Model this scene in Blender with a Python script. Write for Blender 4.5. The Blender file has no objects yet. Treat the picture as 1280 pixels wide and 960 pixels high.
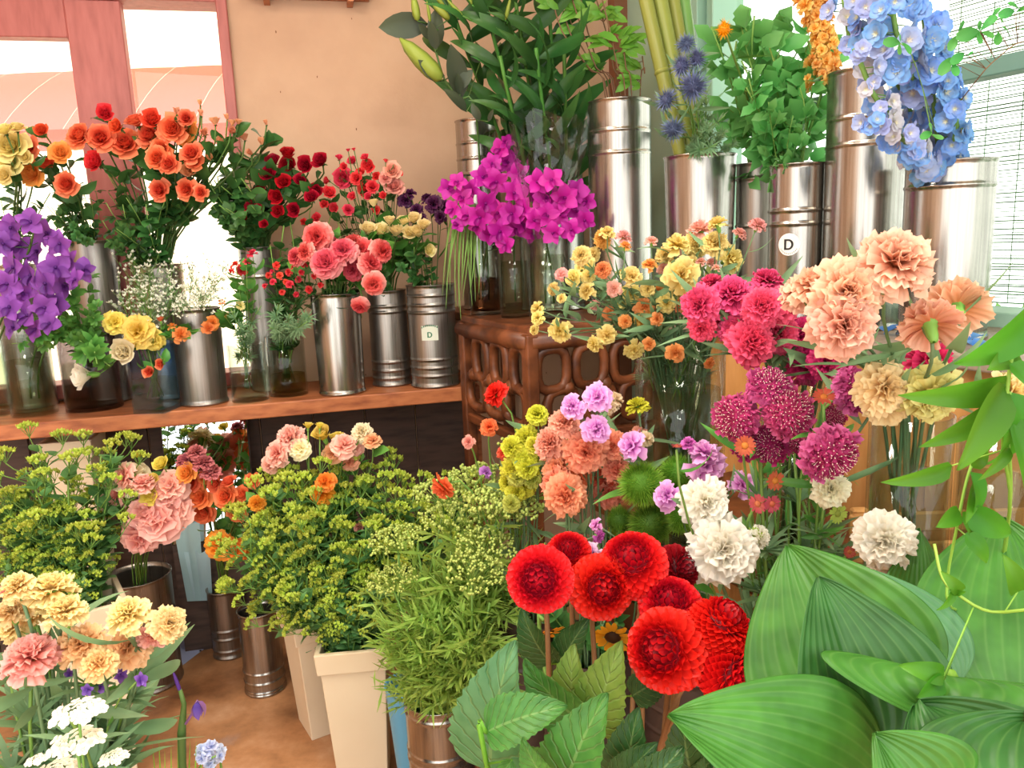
import bpy, math, random
import numpy as np
from mathutils import Vector, Matrix, Quaternion

C = bpy.context.scene.collection
SC = bpy.context.scene
PI = math.pi
rng = random.Random(7)

# ------------------------------------------------------------------ camera
F, H, PITCH, ROLL = 980.0, 1.45, 10.5, -2.3
cam_d = bpy.data.cameras.new('camera'); cam = bpy.data.objects.new('camera', cam_d); C.objects.link(cam)
cam_d.sensor_width = 36.0; cam_d.lens = F / 1280 * 36.0; cam_d.clip_start = 0.02
CM = Matrix.Rotation(math.radians(90 - PITCH), 3, 'X') @ Matrix.Rotation(math.radians(ROLL), 3, 'Z')
cam.matrix_world = Matrix.Translation((0, 0, H)) @ CM.to_4x4()
SC.camera = cam

# ------------------------------------------------------------------ world, sun, lamps, exposure
W = bpy.data.worlds.new('sky'); SC.world = W; W.use_nodes = True
W.node_tree.nodes['Background'].inputs[0].default_value = (1.0, 0.98, 0.95, 1)
W.node_tree.nodes['Background'].inputs[1].default_value = 2.3
sd = bpy.data.lights.new('sun', 'SUN'); sd.energy = 4.0; sd.angle = 0.05; sd.color = (1, .95, .85)
so = bpy.data.objects.new('sun', sd); C.objects.link(so); so.location = (-2, -4, 6)
so.rotation_euler = Vector((-0.15, 0.5, -1)).to_track_quat('-Z', 'Y').to_euler()
def fill_light(x, y, z, size, power, col):  # unseen area lamps added to fill and warm the room
    d = bpy.data.lights.new('fill_lamp', 'AREA'); d.shape = 'DISK'; d.size = size; d.energy = power; d.color = col
    o = bpy.data.objects.new('fill_lamp', d); C.objects.link(o); o.location = (x, y, z)
fill_light(-0.95, 1.1, 2.7, .5, 22, (1, .90, .78))
fill_light(0.15, 0.6, 2.7, .5, 18, (1, .93, .84))
fill_light(-0.25, 1.9, 2.7, .35, 5, (1, .86, .68))
SC.view_settings.view_transform = 'Standard'; SC.view_settings.look = 'None'
SC.view_settings.gamma = 1.0; SC.view_settings.use_curve_mapping = False
SC.view_settings.exposure = 0.55
SC.cycles.use_denoising = True
SC.cycles.max_bounces = 10; SC.cycles.transparent_max_bounces = 32
SC.cycles.diffuse_bounces = 4; SC.cycles.transmission_bounces = 8; SC.cycles.glossy_bounces = 4
SC.cycles.sample_clamp_indirect = 6.0

# ------------------------------------------------------------------ pixel helpers
def ray(px, py): return CM @ Vector(((px - 640) / F, -(py - 480) / F, -1))
def at(px, py, d):
    v = ray(px, py); return Vector((0, 0, H)) + v * (d / v.y)
def onz(px, py, z):
    v = ray(px, py); return Vector((0, 0, H)) + v * ((z - H) / v.z)
def col(h):
    h = h.lstrip('#'); c = [int(h[i:i + 2], 16) / 255 for i in (0, 2, 4)]
    return tuple((x / 12.92 if x <= .04045 else ((x + .055) / 1.055) ** 2.4) for x in c) + (1,)

# ------------------------------------------------------------------ materials
MATS = {}
def new_mat(name):
    m = bpy.data.materials.new(name); m.use_nodes = True; nt = m.node_tree; nt.nodes.clear()
    return m, nt, nt.nodes.new('ShaderNodeOutputMaterial')
def N(nt, t, **kw):
    n = nt.nodes.new(t)
    for k, v in kw.items(): setattr(n, k, v)
    return n
def ramp(nt, fac, stops):
    r = N(nt, 'ShaderNodeValToRGB'); e = r.color_ramp.elements
    while len(e) > 1: e.remove(e[0])
    e[0].position = stops[0][0]; e[0].color = stops[0][1]
    for p, c in stops[1:]:
        k = e.new(p); k.color = c
    if fac is not None: nt.links.new(fac, r.inputs[0])
    return r
def petal(name, base, tip, transl=.35, rough=.55, var=.10, attr='grad', mid=None, hue=.012):
    if name in MATS: return MATS[name]
    m, nt, out = new_mat(name); L = nt.links.new
    a = N(nt, 'ShaderNodeAttribute', attribute_name=attr)
    st = [(0.0, col(base)), (1.0, col(tip))] if attr != 'grad' else [(.3, col(base)), (1.0, col(tip))]
    if mid: st.insert(1, (.6, col(mid)))
    fac = a.outputs['Fac']
    if attr == 'pol':
        a2 = N(nt, 'ShaderNodeAttribute', attribute_name='grad'); q = N(nt, 'ShaderNodeMath', operation='MULTIPLY'); L(a2.outputs['Fac'], q.inputs[0]); q.inputs[1].default_value = .42
        q2 = N(nt, 'ShaderNodeMath', operation='MULTIPLY_ADD'); L(fac, q2.inputs[0]); q2.inputs[1].default_value = .62; L(q.outputs[0], q2.inputs[2]); fac = q2.outputs[0]
    r = ramp(nt, fac, st)
    rn = N(nt, 'ShaderNodeAttribute', attribute_name='rnd')
    oi = N(nt, 'ShaderNodeObjectInfo')
    ad = N(nt, 'ShaderNodeMath', operation='ADD'); L(rn.outputs['Fac'], ad.inputs[0]); L(oi.outputs['Random'], ad.inputs[1])
    mr = N(nt, 'ShaderNodeMapRange'); L(ad.outputs[0], mr.inputs[0]); mr.inputs[2].default_value = 2
    mr.inputs[3].default_value = 1 - var * 1.6; mr.inputs[4].default_value = 1 + var
    hs = N(nt, 'ShaderNodeHueSaturation'); L(r.outputs[0], hs.inputs['Color']); L(mr.outputs[0], hs.inputs['Value'])
    mh = N(nt, 'ShaderNodeMapRange'); L(oi.outputs['Random'], mh.inputs[0]); mh.inputs[3].default_value = .5 - hue; mh.inputs[4].default_value = .5 + hue
    L(mh.outputs[0], hs.inputs['Hue'])
    p = N(nt, 'ShaderNodeBsdfPrincipled'); p.inputs['Roughness'].default_value = rough; p.inputs['Specular IOR Level'].default_value = .3
    L(hs.outputs[0], p.inputs['Base Color'])
    t = N(nt, 'ShaderNodeBsdfTranslucent'); L(hs.outputs[0], t.inputs[0])
    mx = N(nt, 'ShaderNodeMixShader'); mx.inputs[0].default_value = transl
    L(p.outputs[0], mx.inputs[1]); L(t.outputs[0], mx.inputs[2]); L(mx.outputs[0], out.inputs[0])
    MATS[name] = m; return m
def plain(name, c, rough=.5, metal=0, spec=.4, noise=None, bump=0, scale=20, stretch=(1, 1, 1)):
    if name in MATS: return MATS[name]
    m, nt, out = new_mat(name); L = nt.links.new
    p = N(nt, 'ShaderNodeBsdfPrincipled'); p.inputs['Base Color'].default_value = col(c)
    p.inputs['Roughness'].default_value = rough; p.inputs['Metallic'].default_value = metal; p.inputs['Specular IOR Level'].default_value = spec
    if noise or bump:
        tc = N(nt, 'ShaderNodeTexCoord'); mp = N(nt, 'ShaderNodeMapping'); mp.inputs['Scale'].default_value = stretch
        L(tc.outputs['Object'], mp.inputs[0])
        nz = N(nt, 'ShaderNodeTexNoise'); nz.inputs['Scale'].default_value = scale; nz.inputs['Detail'].default_value = 6
        L(mp.outputs[0], nz.inputs['Vector'])
        if noise:
            stops = [(.28 + .44 * i / (len(noise) - 1), col(x)) for i, x in enumerate(noise)]
            r = ramp(nt, nz.outputs['Fac'], stops); L(r.outputs[0], p.inputs['Base Color'])
        if bump:
            b = N(nt, 'ShaderNodeBump'); b.inputs['Strength'].default_value = bump; b.inputs['Distance'].default_value = .01
            L(nz.outputs['Fac'], b.inputs['Height']); L(b.outputs[0], p.inputs['Normal'])
    L(p.outputs[0], out.inputs[0]); MATS[name] = m; return m
def glassy(name, tint, gloss=1.0, rough=.02):
    if name in MATS: return MATS[name]
    m, nt, out = new_mat(name); L = nt.links.new
    t = N(nt, 'ShaderNodeBsdfTransparent'); t.inputs[0].default_value = col(tint)
    g = N(nt, 'ShaderNodeBsdfGlossy'); g.inputs['Roughness'].default_value = rough
    lw = N(nt, 'ShaderNodeLayerWeight'); lw.inputs[0].default_value = .5
    pw = N(nt, 'ShaderNodeMath', operation='POWER'); L(lw.outputs['Facing'], pw.inputs[0]); pw.inputs[1].default_value = 4
    mu = N(nt, 'ShaderNodeMath', operation='MULTIPLY_ADD'); mu.use_clamp = True; L(pw.outputs[0], mu.inputs[0]); mu.inputs[1].default_value = .55 * gloss; mu.inputs[2].default_value = .035
    mx = N(nt, 'ShaderNodeMixShader'); L(mu.outputs[0], mx.inputs[0]); L(t.outputs[0], mx.inputs[1]); L(g.outputs[0], mx.inputs[2])
    L(mx.outputs[0], out.inputs[0]); MATS[name] = m; return m
def steel(name, c, rough):
    if name in MATS: return MATS[name]
    m, nt, out = new_mat(name); L = nt.links.new
    tc = N(nt, 'ShaderNodeTexCoord'); mp = N(nt, 'ShaderNodeMapping'); mp.inputs['Scale'].default_value = (60, 60, 1.2)
    L(tc.outputs['Object'], mp.inputs[0]); nz = N(nt, 'ShaderNodeTexNoise'); nz.inputs['Scale'].default_value = 3; L(mp.outputs[0], nz.inputs['Vector'])
    p = N(nt, 'ShaderNodeBsdfPrincipled'); p.inputs['Metallic'].default_value = .95
    r = ramp(nt, nz.outputs['Fac'], [(.3, tuple(x * .75 for x in col(c)[:3]) + (1,)), (.65, col(c))]); L(r.outputs[0], p.inputs['Base Color'])
    mr = N(nt, 'ShaderNodeMapRange'); L(nz.outputs['Fac'], mr.inputs[0]); mr.inputs[3].default_value = rough * .7; mr.inputs[4].default_value = rough * 1.4
    L(mr.outputs[0], p.inputs['Roughness']); p.inputs['Anisotropic'].default_value = .6
    L(p.outputs[0], out.inputs[0]); MATS[name] = m; return m

GREEN = petal('leaf_green', '#4a8438', '#68a448', .3, .4, .18)
DKGREEN = petal('leaf_dark_green', '#3a6832', '#4c7e40', .3, .38, .2)
LTGREEN = petal('leaf_light_green', '#7fb53c', '#93cc4c', .4, .4, .12)
BLUEGREEN = petal('leaf_grey_green', '#6f9468', '#88aa7c', .3, .5, .15)
STEMG = petal('stem_green', '#6f9a45', '#7fa850', .1, .5, .15)
STEMD = petal('stem_dark', '#4f7038', '#5f8040', .1, .5, .15)
STEMB = petal('stem_brown', '#7a5a40', '#8a6a4c', .0, .6, .15)
STEMR = petal('stem_russet', '#a07850', '#9c7a52', .05, .5, .12)
CALYX = petal('calyx_green', '#86bd58', '#8fc45c', .2, .45, .1)
STEEL = steel('brushed_steel', '#b0aca4', .2)
STEELW = steel('worn_steel', '#a09a92', .3)
GLASS = glassy('vase_glass', '#f4f8f6', 1.0)
WATER = glassy('vase_water', '#e8ece0', .5)
WATERY = glassy('yellow_water', '#d8cf8c', .5)
GLASSB = glassy('blue_glass', '#dcebf8', 1.4)
PANE = glassy('window_pane_glass', '#f7fbf8', .5)
FILM = glassy('cellophane', '#f2f2f4', 2.2, .08)
WOOD = plain('shelf_wood', '#a8643c', .45, noise=['#8a4a2c', '#b06a40', '#c07a4c'], scale=6, stretch=(1, 8, 8), bump=.1)
DWOOD = plain('carved_wood', '#7c4426', .4, noise=['#3a1e14', '#683a20', '#8a5030'], scale=14, bump=.15)
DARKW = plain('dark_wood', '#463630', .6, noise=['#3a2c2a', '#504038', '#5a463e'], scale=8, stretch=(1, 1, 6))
OWOOD = plain('orange_board', '#c08a50', .55, noise=['#b07a44', '#cc9658', '#d8a468'], scale=5, stretch=(6, 6, 1))
FRAMEW = plain('red_brown_frame', '#9a4f48', .5, noise=['#9a5650', '#aa625c', '#b26a64'], scale=7, stretch=(6, 6, 1))
TEALP = plain('pale_teal_paint', '#9fc8b4', .6)
TEALD = plain('grey_teal_rail', '#6c948a', .6)

# ------------------------------------------------------------------ mesh building
class MB:
    def __init__(s): s.v = []; s.f = []; s.g = []; s.p = []; s.r = []; s.n = 0
    def add(s, V, Fc, g=0., p=0., r=0.):
        V = np.asarray(V, float).reshape(-1, 3); k = len(V); s.v.append(V)
        s.f.extend([tuple(i + s.n for i in q) for q in Fc])
        for lst, x in ((s.g, g), (s.p, p), (s.r, r)):
            lst.append(np.broadcast_to(np.asarray(x, float), (k,)) if np.ndim(x) == 0 else np.asarray(x, float))
        s.n += k
    def mesh(s, name, mat=None, smooth=True):
        me = bpy.data.meshes.new(name)
        V = np.concatenate(s.v) if s.v else np.zeros((0, 3))
        me.from_pydata(V.tolist(), [], s.f)
        for nm, lst in (('grad', s.g), ('pol', s.p), ('rnd', s.r)):
            at_ = me.attributes.new(nm, 'FLOAT', 'POINT')
            at_.data.foreach_set('value', np.concatenate(lst).astype(np.float32))
        if smooth: me.polygons.foreach_set('use_smooth', [True] * len(me.polygons))
        if mat: me.materials.append(mat)
        me.update(); return me
def nrm(v): v = np.asarray(v, float); l = np.linalg.norm(v); return v / l if l > 1e-12 else np.array([0, 0, 1.])
def frame(d, n):
    d = nrm(d); s = np.cross(d, n)
    if np.linalg.norm(s) < 1e-6: s = np.cross(d, [1, 0.01, 0.3])
    s = nrm(s); return d, np.cross(s, d), s
P_FAN = lambda u: .10 + .90 * u ** .75
P_OVAL = lambda u: np.sin(PI * np.clip(u, 0, 1) ** .85) ** .75 * .98 + .02
P_OBOV = lambda u: np.sin(PI * np.clip(.06 + .88 * u, 0, 1) ** 1.5) ** .7
P_ROSE = lambda u: .22 + .78 * np.sin(.5 * PI * np.minimum(1, u * 1.45))
P_HEART = lambda u: np.sin(PI * np.clip(u, 0, 1) ** .55) ** .8 * .98 + .02
P_STRAP = lambda u: np.minimum(1, .35 + 3 * u) * (1 - u ** 3) + .01
P_LANCE = lambda u: np.sin(PI * np.clip(u, 0, 1) ** .75) * .98 + .02
def sheet(mb, o, d, n, L, W, prof=P_OVAL, a0=0., a1=0., cup=0., fold=0., ruf=0., rn=2., ph=0., rd=0., jag=0., nu=3, nv=2, pol=0., r=0., R=rng, serr=0., twist=0.):
    d, n, s = frame(d, n)
    u = np.linspace(0, 1, nu + 1); v = np.linspace(-1, 1, nv + 1)
    ang = a0 + (a1 - a0) * u
    ca, sa = np.cos(ang), np.sin(ang)
    st = np.zeros((nu + 1, 2)); am = .5 * (ang[1:] + ang[:-1])
    st[1:, 0] = np.cumsum(np.cos(am)); st[1:, 1] = np.cumsum(np.sin(am)); st *= L / nu
    w = prof(u) * W / 2
    if serr: w = w * (1 + serr * np.where(np.arange(nu + 1) % 2 == 0, -1, 1) * (u > .12) * (u < .97))
    U, V = np.meshgrid(u, v, indexing='ij')
    A = st[:, 0][:, None] - rd * L * V ** 2 * U + (np.array([[R.uniform(-1, 1) * jag * L for _ in v] for _ in u]) * U ** 3 if jag else 0)
    B = st[:, 1][:, None]
    hgt = cup * V ** 2 * w[:, None] + fold * np.abs(V) * w[:, None]
    if ruf: hgt = hgt + ruf * W * U ** 1.5 * np.sin(rn * PI * V + ph)
    NL0 = -sa[:, None] * np.ones_like(V); NL1 = ca[:, None] * np.ones_like(V)
    X = (A + NL0 * hgt); Y = (B + NL1 * hgt); Z = V * w[:, None]
    if twist:
        tw = twist * U; X0, Y0, Z0 = X, Y, Z
        Y = B + (Y0 - B) * np.cos(tw) - Z0 * np.sin(tw); Z = (Y0 - B) * np.sin(tw) + Z0 * np.cos(tw)
    P = np.asarray(o, float) + X[..., None] * d + Y[..., None] * n + Z[..., None] * s
    k = nv + 1
    Fc = [(i * k + j, i * k + j + 1, (i + 1) * k + j + 1, (i + 1) * k + j) for i in range(nu) for j in range(nv)]
    mb.add(P.reshape(-1, 3), Fc, U.reshape(-1), pol, r)
def tube(mb, pts, rad, n=5, cap=True):
    pts = [np.asarray(p, float) for p in pts]; m = len(pts)
    rad = [rad] * m if np.ndim(rad) == 0 else list(rad)
    V = []; g = []; ref = np.array([.31, .95, .1])
    for i in range(m):
        t = nrm(pts[min(i + 1, m - 1)] - pts[max(i - 1, 0)])
        a = np.cross(t, ref)
        if np.linalg.norm(a) < .05: a = np.cross(t, [1, 0, 0])
        a = nrm(a); b = np.cross(t, a)
        for k in range(n):
            V.append(pts[i] + rad[i] * (math.cos(2 * PI * k / n) * a + math.sin(2 * PI * k / n) * b)); g.append(i / max(1, m - 1))
    Fc = [(i * n + k, i * n + (k + 1) % n, (i + 1) * n + (k + 1) % n, (i + 1) * n + k) for i in range(m - 1) for k in range(n)]
    if cap: Fc += [tuple(range(n))[::-1], tuple((m - 1) * n + k for k in range(n))]
    mb.add(V, Fc, g)
def bez(a, b, c, d, n=8):
    a, b, c, d = (np.asarray(x, float) for x in (a, b, c, d))
    return [a * (1 - t) ** 3 + 3 * b * t * (1 - t) ** 2 + 3 * c * t * t * (1 - t) + d * t ** 3 for t in np.linspace(0, 1, n + 1)]
def lathe(mb, prof, n=32, c=(0, 0, 0)):
    V = [(c[0] + r * math.cos(2 * PI * k / n), c[1] + r * math.sin(2 * PI * k / n), c[2] + z) for r, z in prof for k in range(n)]
    m = len(prof)
    Fc = [(i * n + k, i * n + (k + 1) % n, (i + 1) * n + (k + 1) % n, (i + 1) * n + k) for i in range(m - 1) for k in range(n)]
    mb.add(V, Fc)
def ball(mb, c, r, n=6, m=4, g=0., p=0., sz=1.):
    V = [(0, 0, -r * sz)]
    for i in range(1, m):
        a = -PI / 2 + PI * i / m
        V += [(r * math.cos(a) * math.cos(2 * PI * k / n), r * math.cos(a) * math.sin(2 * PI * k / n), r * sz * math.sin(a)) for k in range(n)]
    V.append((0, 0, r * sz)); t = len(V) - 1
    Fc = [(0, 1 + (k + 1) % n, 1 + k) for k in range(n)] + [(t, t - n + k, t - n + (k + 1) % n) for k in range(n)]
    Fc += [(1 + i * n + k, 1 + i * n + (k + 1) % n, 1 + (i + 1) * n + (k + 1) % n, 1 + (i + 1) * n + k) for i in range(m - 2) for k in range(n)]
    mb.add(np.array(V) + np.asarray(c, float), Fc, g, p, rng.random())
def box(mb, lo, hi, M=None):
    x0, y0, z0 = lo; x1, y1, z1 = hi
    V = np.array([(x0, y0, z0), (x1, y0, z0), (x1, y1, z0), (x0, y1, z0), (x0, y0, z1), (x1, y0, z1), (x1, y1, z1), (x0, y1, z1)], float)
    if M is not None: V = np.array([list(M @ Vector(v)) for v in V])
    mb.add(V, [(0, 3, 2, 1), (4, 5, 6, 7), (0, 1, 5, 4), (1, 2, 6, 5), (2, 3, 7, 6), (3, 0, 4, 7)])
def obj(name, me, parent=None, mat=None, loc=None, M=None, kind=None, label=None):
    o = bpy.data.objects.new(name, me); C.objects.link(o)
    if parent: o.parent = parent
    if M is not None: o.matrix_basis = M
    elif loc is not None: o.location = loc
    if mat:
        if not len(me.materials): me.materials.append(mat)
        elif me.materials[0] != mat:
            o.material_slots[0].link = 'OBJECT'; o.material_slots[0].material = mat
    if kind or name in ('pins', 'pedicels'): o['kind'] = kind or 'stuff'
    if label: o['label'] = label
    return o
def thing(name, label, cat, loc=(0, 0, 0), group=None, rz=0):
    o = bpy.data.objects.new(name, None); C.objects.link(o); o.location = loc; o.rotation_euler = (0, 0, rz)
    o.empty_display_size = .05
    o['label'] = label; o['category'] = cat
    if group: o['group'] = group
    return o
def tag(o, label, cat, group=None):
    o['label'] = label; o['category'] = cat
    if group: o['group'] = group
    return o
def bevel(o, w=.004, seg=2):
    m = o.modifiers.new('bevel', 'BEVEL'); m.width = w; m.segments = seg; m.limit_method = 'ANGLE'; return o
def structure(name, mb, mat, smooth=False):
    o = obj(name, mb.mesh(name, mat, smooth)); o['kind'] = 'structure'; return o

# ------------------------------------------------------------------ room frames
UB = Vector((.972, .235, 0)); NB = Vector((-.235, .972, 0))         # back wall: along, outward
SH = Vector((-.142, 2.69, 0))                                       # shelf front edge point
K = Vector((.485, 3.23, 0))                                         # room corner
UR = Vector((.438, -.899, 0)); NR = Vector((.899, .438, 0))         # window wall: along (towards camera), outward
def frm(o, u, n):
    return Matrix(((u.x, n.x, 0, o.x), (u.y, n.y, 0, o.y), (0, 0, 1, 0), (0, 0, 0, 1)))
MBK = frm(K, UB, NB)        # local x along wall (negative = left), y out
MRT = frm(K, UR, NR)        # local x along wall towards camera, y outwards
MSH = frm(SH, UB, NB)       # shelf frame: y=0 front edge
def wall_x(px, py, M):      # local x/z on the wall plane y=0 hit by pixel
    Mi = M.inverted(); o = Mi @ Vector((0, 0, H)); d = Mi.to_3x3() @ ray(px, py)
    p = o + d * (-o.y / d.y); return p.x, p.z

# floor
mb = MB(); mb.add([(-4.5, -3, 0), (3, -3, 0), (3, 5, 0), (-4.5, 5, 0)], [(0, 1, 2, 3)])
m, nt, out = new_mat('stained_concrete')
tc = N(nt, 'ShaderNodeTexCoord'); n1 = N(nt, 'ShaderNodeTexNoise'); n1.inputs['Scale'].default_value = 3.2; n1.inputs['Detail'].default_value = 8; n1.inputs['Roughness'].default_value = .65
nt.links.new(tc.outputs['Object'], n1.inputs['Vector'])
r1 = ramp(nt, n1.outputs['Fac'], [(.30, col('#5c4030')), (.43, col('#9c6e48')), (.55, col('#c08c60')), (.7, col('#d8ac88'))])
p = N(nt, 'ShaderNodeBsdfPrincipled'); nt.links.new(r1.outputs[0], p.inputs['Base Color'])
mr = N(nt, 'ShaderNodeMapRange'); nt.links.new(n1.outputs['Fac'], mr.inputs[0]); mr.inputs[3].default_value = .2; mr.inputs[4].default_value = .7
nt.links.new(mr.outputs[0], p.inputs['Roughness'])
n2 = N(nt, 'ShaderNodeTexNoise'); n2.inputs['Scale'].default_value = 40; nt.links.new(tc.outputs['Object'], n2.inputs['Vector'])
b = N(nt, 'ShaderNodeBump'); b.inputs['Strength'].default_value = .15; nt.links.new(n2.outputs['Fac'], b.inputs['Height']); nt.links.new(b.outputs[0], p.inputs['Normal'])
nt.links.new(p.outputs[0], out.inputs[0]); FLOORM = m
structure('floor', mb, FLOORM)

# plaster for the back wall: peach with scratches
m, nt, out = new_mat('peach_plaster'); L = nt.links.new
tc = N(nt, 'ShaderNodeTexCoord'); n1 = N(nt, 'ShaderNodeTexNoise'); n1.inputs['Scale'].default_value = 2.5; n1.inputs['Detail'].default_value = 5
L(tc.outputs['Object'], n1.inputs['Vector'])
r1 = ramp(nt, n1.outputs['Fac'], [(.3, col('#b8967c')), (.55, col('#c8a68a')), (.75, col('#d2b296'))])
vo = N(nt, 'ShaderNodeTexVoronoi'); vo.inputs['Scale'].default_value = 17; mp = N(nt, 'ShaderNodeMapping'); mp.inputs['Scale'].default_value = (1.6, 1, .7); mp.inputs['Rotation'].default_value = (0, .6, 0)
L(tc.outputs['Object'], mp.inputs[0]); L(mp.outputs[0], vo.inputs['Vector'])
n3 = N(nt, 'ShaderNodeTexNoise'); n3.inputs['Scale'].default_value = 3.3; L(tc.outputs['Object'], n3.inputs['Vector'])
lt = N(nt, 'ShaderNodeMath', operation='LESS_THAN'); L(vo.outputs['Distance'], lt.inputs[0]); lt.inputs[1].default_value = .055
gt = N(nt, 'ShaderNodeMath', operation='GREATER_THAN'); L(n3.outputs['Fac'], gt.inputs[0]); gt.inputs[1].default_value = .5
mu = N(nt, 'ShaderNodeMath', operation='MULTIPLY'); L(lt.outputs[0], mu.inputs[0]); L(gt.outputs[0], mu.inputs[1])
mx = N(nt, 'ShaderNodeMixRGB'); L(mu.outputs[0], mx.inputs[0]); L(r1.outputs[0], mx.inputs[1]); mx.inputs[2].default_value = col('#7a543c')
p = N(nt, 'ShaderNodeBsdfPrincipled'); p.inputs['Roughness'].default_value = .85; p.inputs['Specular IOR Level'].default_value = .15; L(mx.outputs[0], p.inputs['Base Color'])
n2 = N(nt, 'ShaderNodeTexNoise'); n2.inputs['Scale'].default_value = 60; L(tc.outputs['Object'], n2.inputs['Vector'])
b = N(nt, 'ShaderNodeBump'); b.inputs['Strength'].default_value = .2; b.inputs['Distance'].default_value = .004; L(n2.outputs['Fac'], b.inputs['Height']); L(b.outputs[0], p.inputs['Normal'])
L(p.outputs[0], out.inputs[0]); PLASTER = m

# ---- back wall with its window opening (from px 297 leftwards)
XW = wall_x(289, 60, MBK)[0]                     # right end of the window frame
ZB = 0.98
mb = MB(); T = .14
box(mb, (XW, 0, 0), (.0, T, 2.75), MBK); box(mb, (-3.6, 0, 0), (XW, T, ZB), MBK); box(mb, (-3.6, 0, 2.35), (XW, T, 2.75), MBK)
structure('wall_back', mb, PLASTER)
# window frame and sashes
def winbox(name, x0, x1, z0, z1, y0, y1, mat, kind='structure', M=MBK, parent=None):
    mb = MB(); box(mb, (x0, y0, z0), (x1, y1, z1), M); o = obj(name, mb.mesh(name, mat, False), parent)
    if kind and not parent: o['kind'] = kind
    return bevel(o, .003, 1)
window = bpy.data.objects.new('window_1', None); C.objects.link(window); window['kind'] = 'structure'
xa, za = wall_x(270, 5, MBK); xb, _ = wall_x(152, 20, MBK); xc, zc = wall_x(86, 48, MBK)
winbox('window_frame', xa, XW, ZB, 2.35, -.025, .10, FRAMEW, parent=window)
winbox('window_frame', -3.6, xa, za, 2.36, -.025, .10, FRAMEW, parent=window)
winbox('window_frame', -3.6, xa, ZB - .02, ZB + .03, -.03, .10, FRAMEW, parent=window)
winbox('door_stile', xc, xb, ZB + .03, za, -.01, .05, FRAMEW, parent=window)
winbox('door_rail', -2.6, xc, zc, za, -.01, .05, FRAMEW, parent=window)
winbox('door_stile', -2.75, -2.6, ZB + .03, za, -.01, .05, FRAMEW, parent=window)
winbox('window_pane', xb, xa, ZB + .03, za, .05, .055, PANE, parent=window)
winbox('window_pane', -2.6, xc, ZB + .03, zc, .02, .025, PANE, parent=window)

# ---- window wall on the other side
def wr(px, py): return wall_x(px, py, MRT)
x_in = .035; x_f0 = wr(868, 60)[0]; x_f1 = wr(893, 60)[0]; ZR0, ZR1 = 1.235, 2.45
TEALW = plain('pale_teal_plaster', '#a9c9b4', .85, noise=['#9fbfaa', '#adcdb8', '#b8d4c2'], scale=4, bump=.1)
mb = MB(); box(mb, (0, 0, 0), (x_f0, T, 2.75), MRT); box(mb, (x_f0, 0, 0), (4.2, T, ZR0 - .05), MRT); box(mb, (x_f0, 0, ZR1), (4.2, T, 2.75), MRT)
structure('wall_right', mb, TEALW)
mb = MB(); box(mb, (-.02, -.06, 0), (.03, .0, 2.75), MRT); structure('trim_1', mb, plain('corner_post_wood', '#8c5c40', .6, noise=['#7c4e36', '#94644a'], scale=6))
win2 = bpy.data.objects.new('window_2', None); C.objects.link(win2); win2['kind'] = 'structure'
xm = (x_f0 + x_f1) / 2
for x0, x1, y0 in ((x_f0, x_f0 + .05, -.03), (x_f0 + .06, x_f0 + .10, 0.0), (x_f0 + .11, x_f1, -.015)):
    winbox('window_frame', x0, x1, ZR0, ZR1, y0, .12, TEALP, M=MRT, parent=win2)
xr0, zr0 = wr(1192, 81); xr1, zr1 = wr(1188, 104)
winbox('window_rail', x_f1, 4.2, zr1, zr0, .01, .07, TEALD, M=MRT, parent=win2)
winbox('window_sill', x_f0, 4.2, ZR0 - .05, ZR0, -.02, .12, TEALP, M=MRT, parent=win2)
winbox('window_frame', x_f1, 4.2, ZR1 - .05, ZR1, -.02, .10, TEALP, M=MRT, parent=win2)
winbox('window_pane', x_f1, 4.2, ZR0, ZR1, .085, .089, PANE, M=MRT, parent=win2)
# reed blind outside the glass
bl = thing('reed_blind', 'pale green reed blind with thin sticks hanging outside the bright window', 'blind', MRT @ Vector((2.0, .2, 2.4)))
Mi = Matrix.Translation(-(MRT @ Vector((2.0, .2, 2.4)))) @ MRT
BLM = petal('blind_reed', '#8cba8a', '#9cc898', .4, .7, .2)
mb = MB(); z = ZR0 + .0
R2 = random.Random(3)
while z < 2.4:
    a, b_ = R2.uniform(-.003, .003), R2.uniform(-.003, .003)
    for k in range(6):
        xx0 = 1.22 + k * .45; t0 = a + (b_ - a) * k / 6; r_ = R2.random()
        n0 = mb.n; box(mb, (xx0, .2, z + t0), (xx0 + .45, .2025, z + t0 + R2.choice((.002, .0026, .0034))), Mi)
    z += R2.uniform(.0085, .0125)
o = obj('reeds', mb.mesh('reeds', BLM, False), bl, kind='stuff')
for k in range(30):
    mb = MB(); x = 1.25 + k * .09; tube(mb, [Mi @ Vector((x, .205, ZR0)), Mi @ Vector((x + .004, .205, 2.4))], .0012, 4)
    if k == 0: pass
    obj('thread', mb.mesh('thread', BLM), bl)
winbox_rod = MB(); box(winbox_rod, (1.2, .19, 2.39), (3.95, .215, 2.42), Mi); obj('head_rod', winbox_rod.mesh('head_rod', BLM, False), bl)

# left wall, ceiling (out of frame, they shade the room)
mb = MB(); box(mb, (-3.75, -3, 0), (-3.6, 2.5, 2.75)); structure('wall_left', mb, PLASTER)
mb = MB(); box(mb, (-4.2, -.6, 2.75), (3, 3.6, 2.85)); structure('ceiling', mb, plain('ceiling_plaster', '#d8c8b4', .9))

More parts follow.
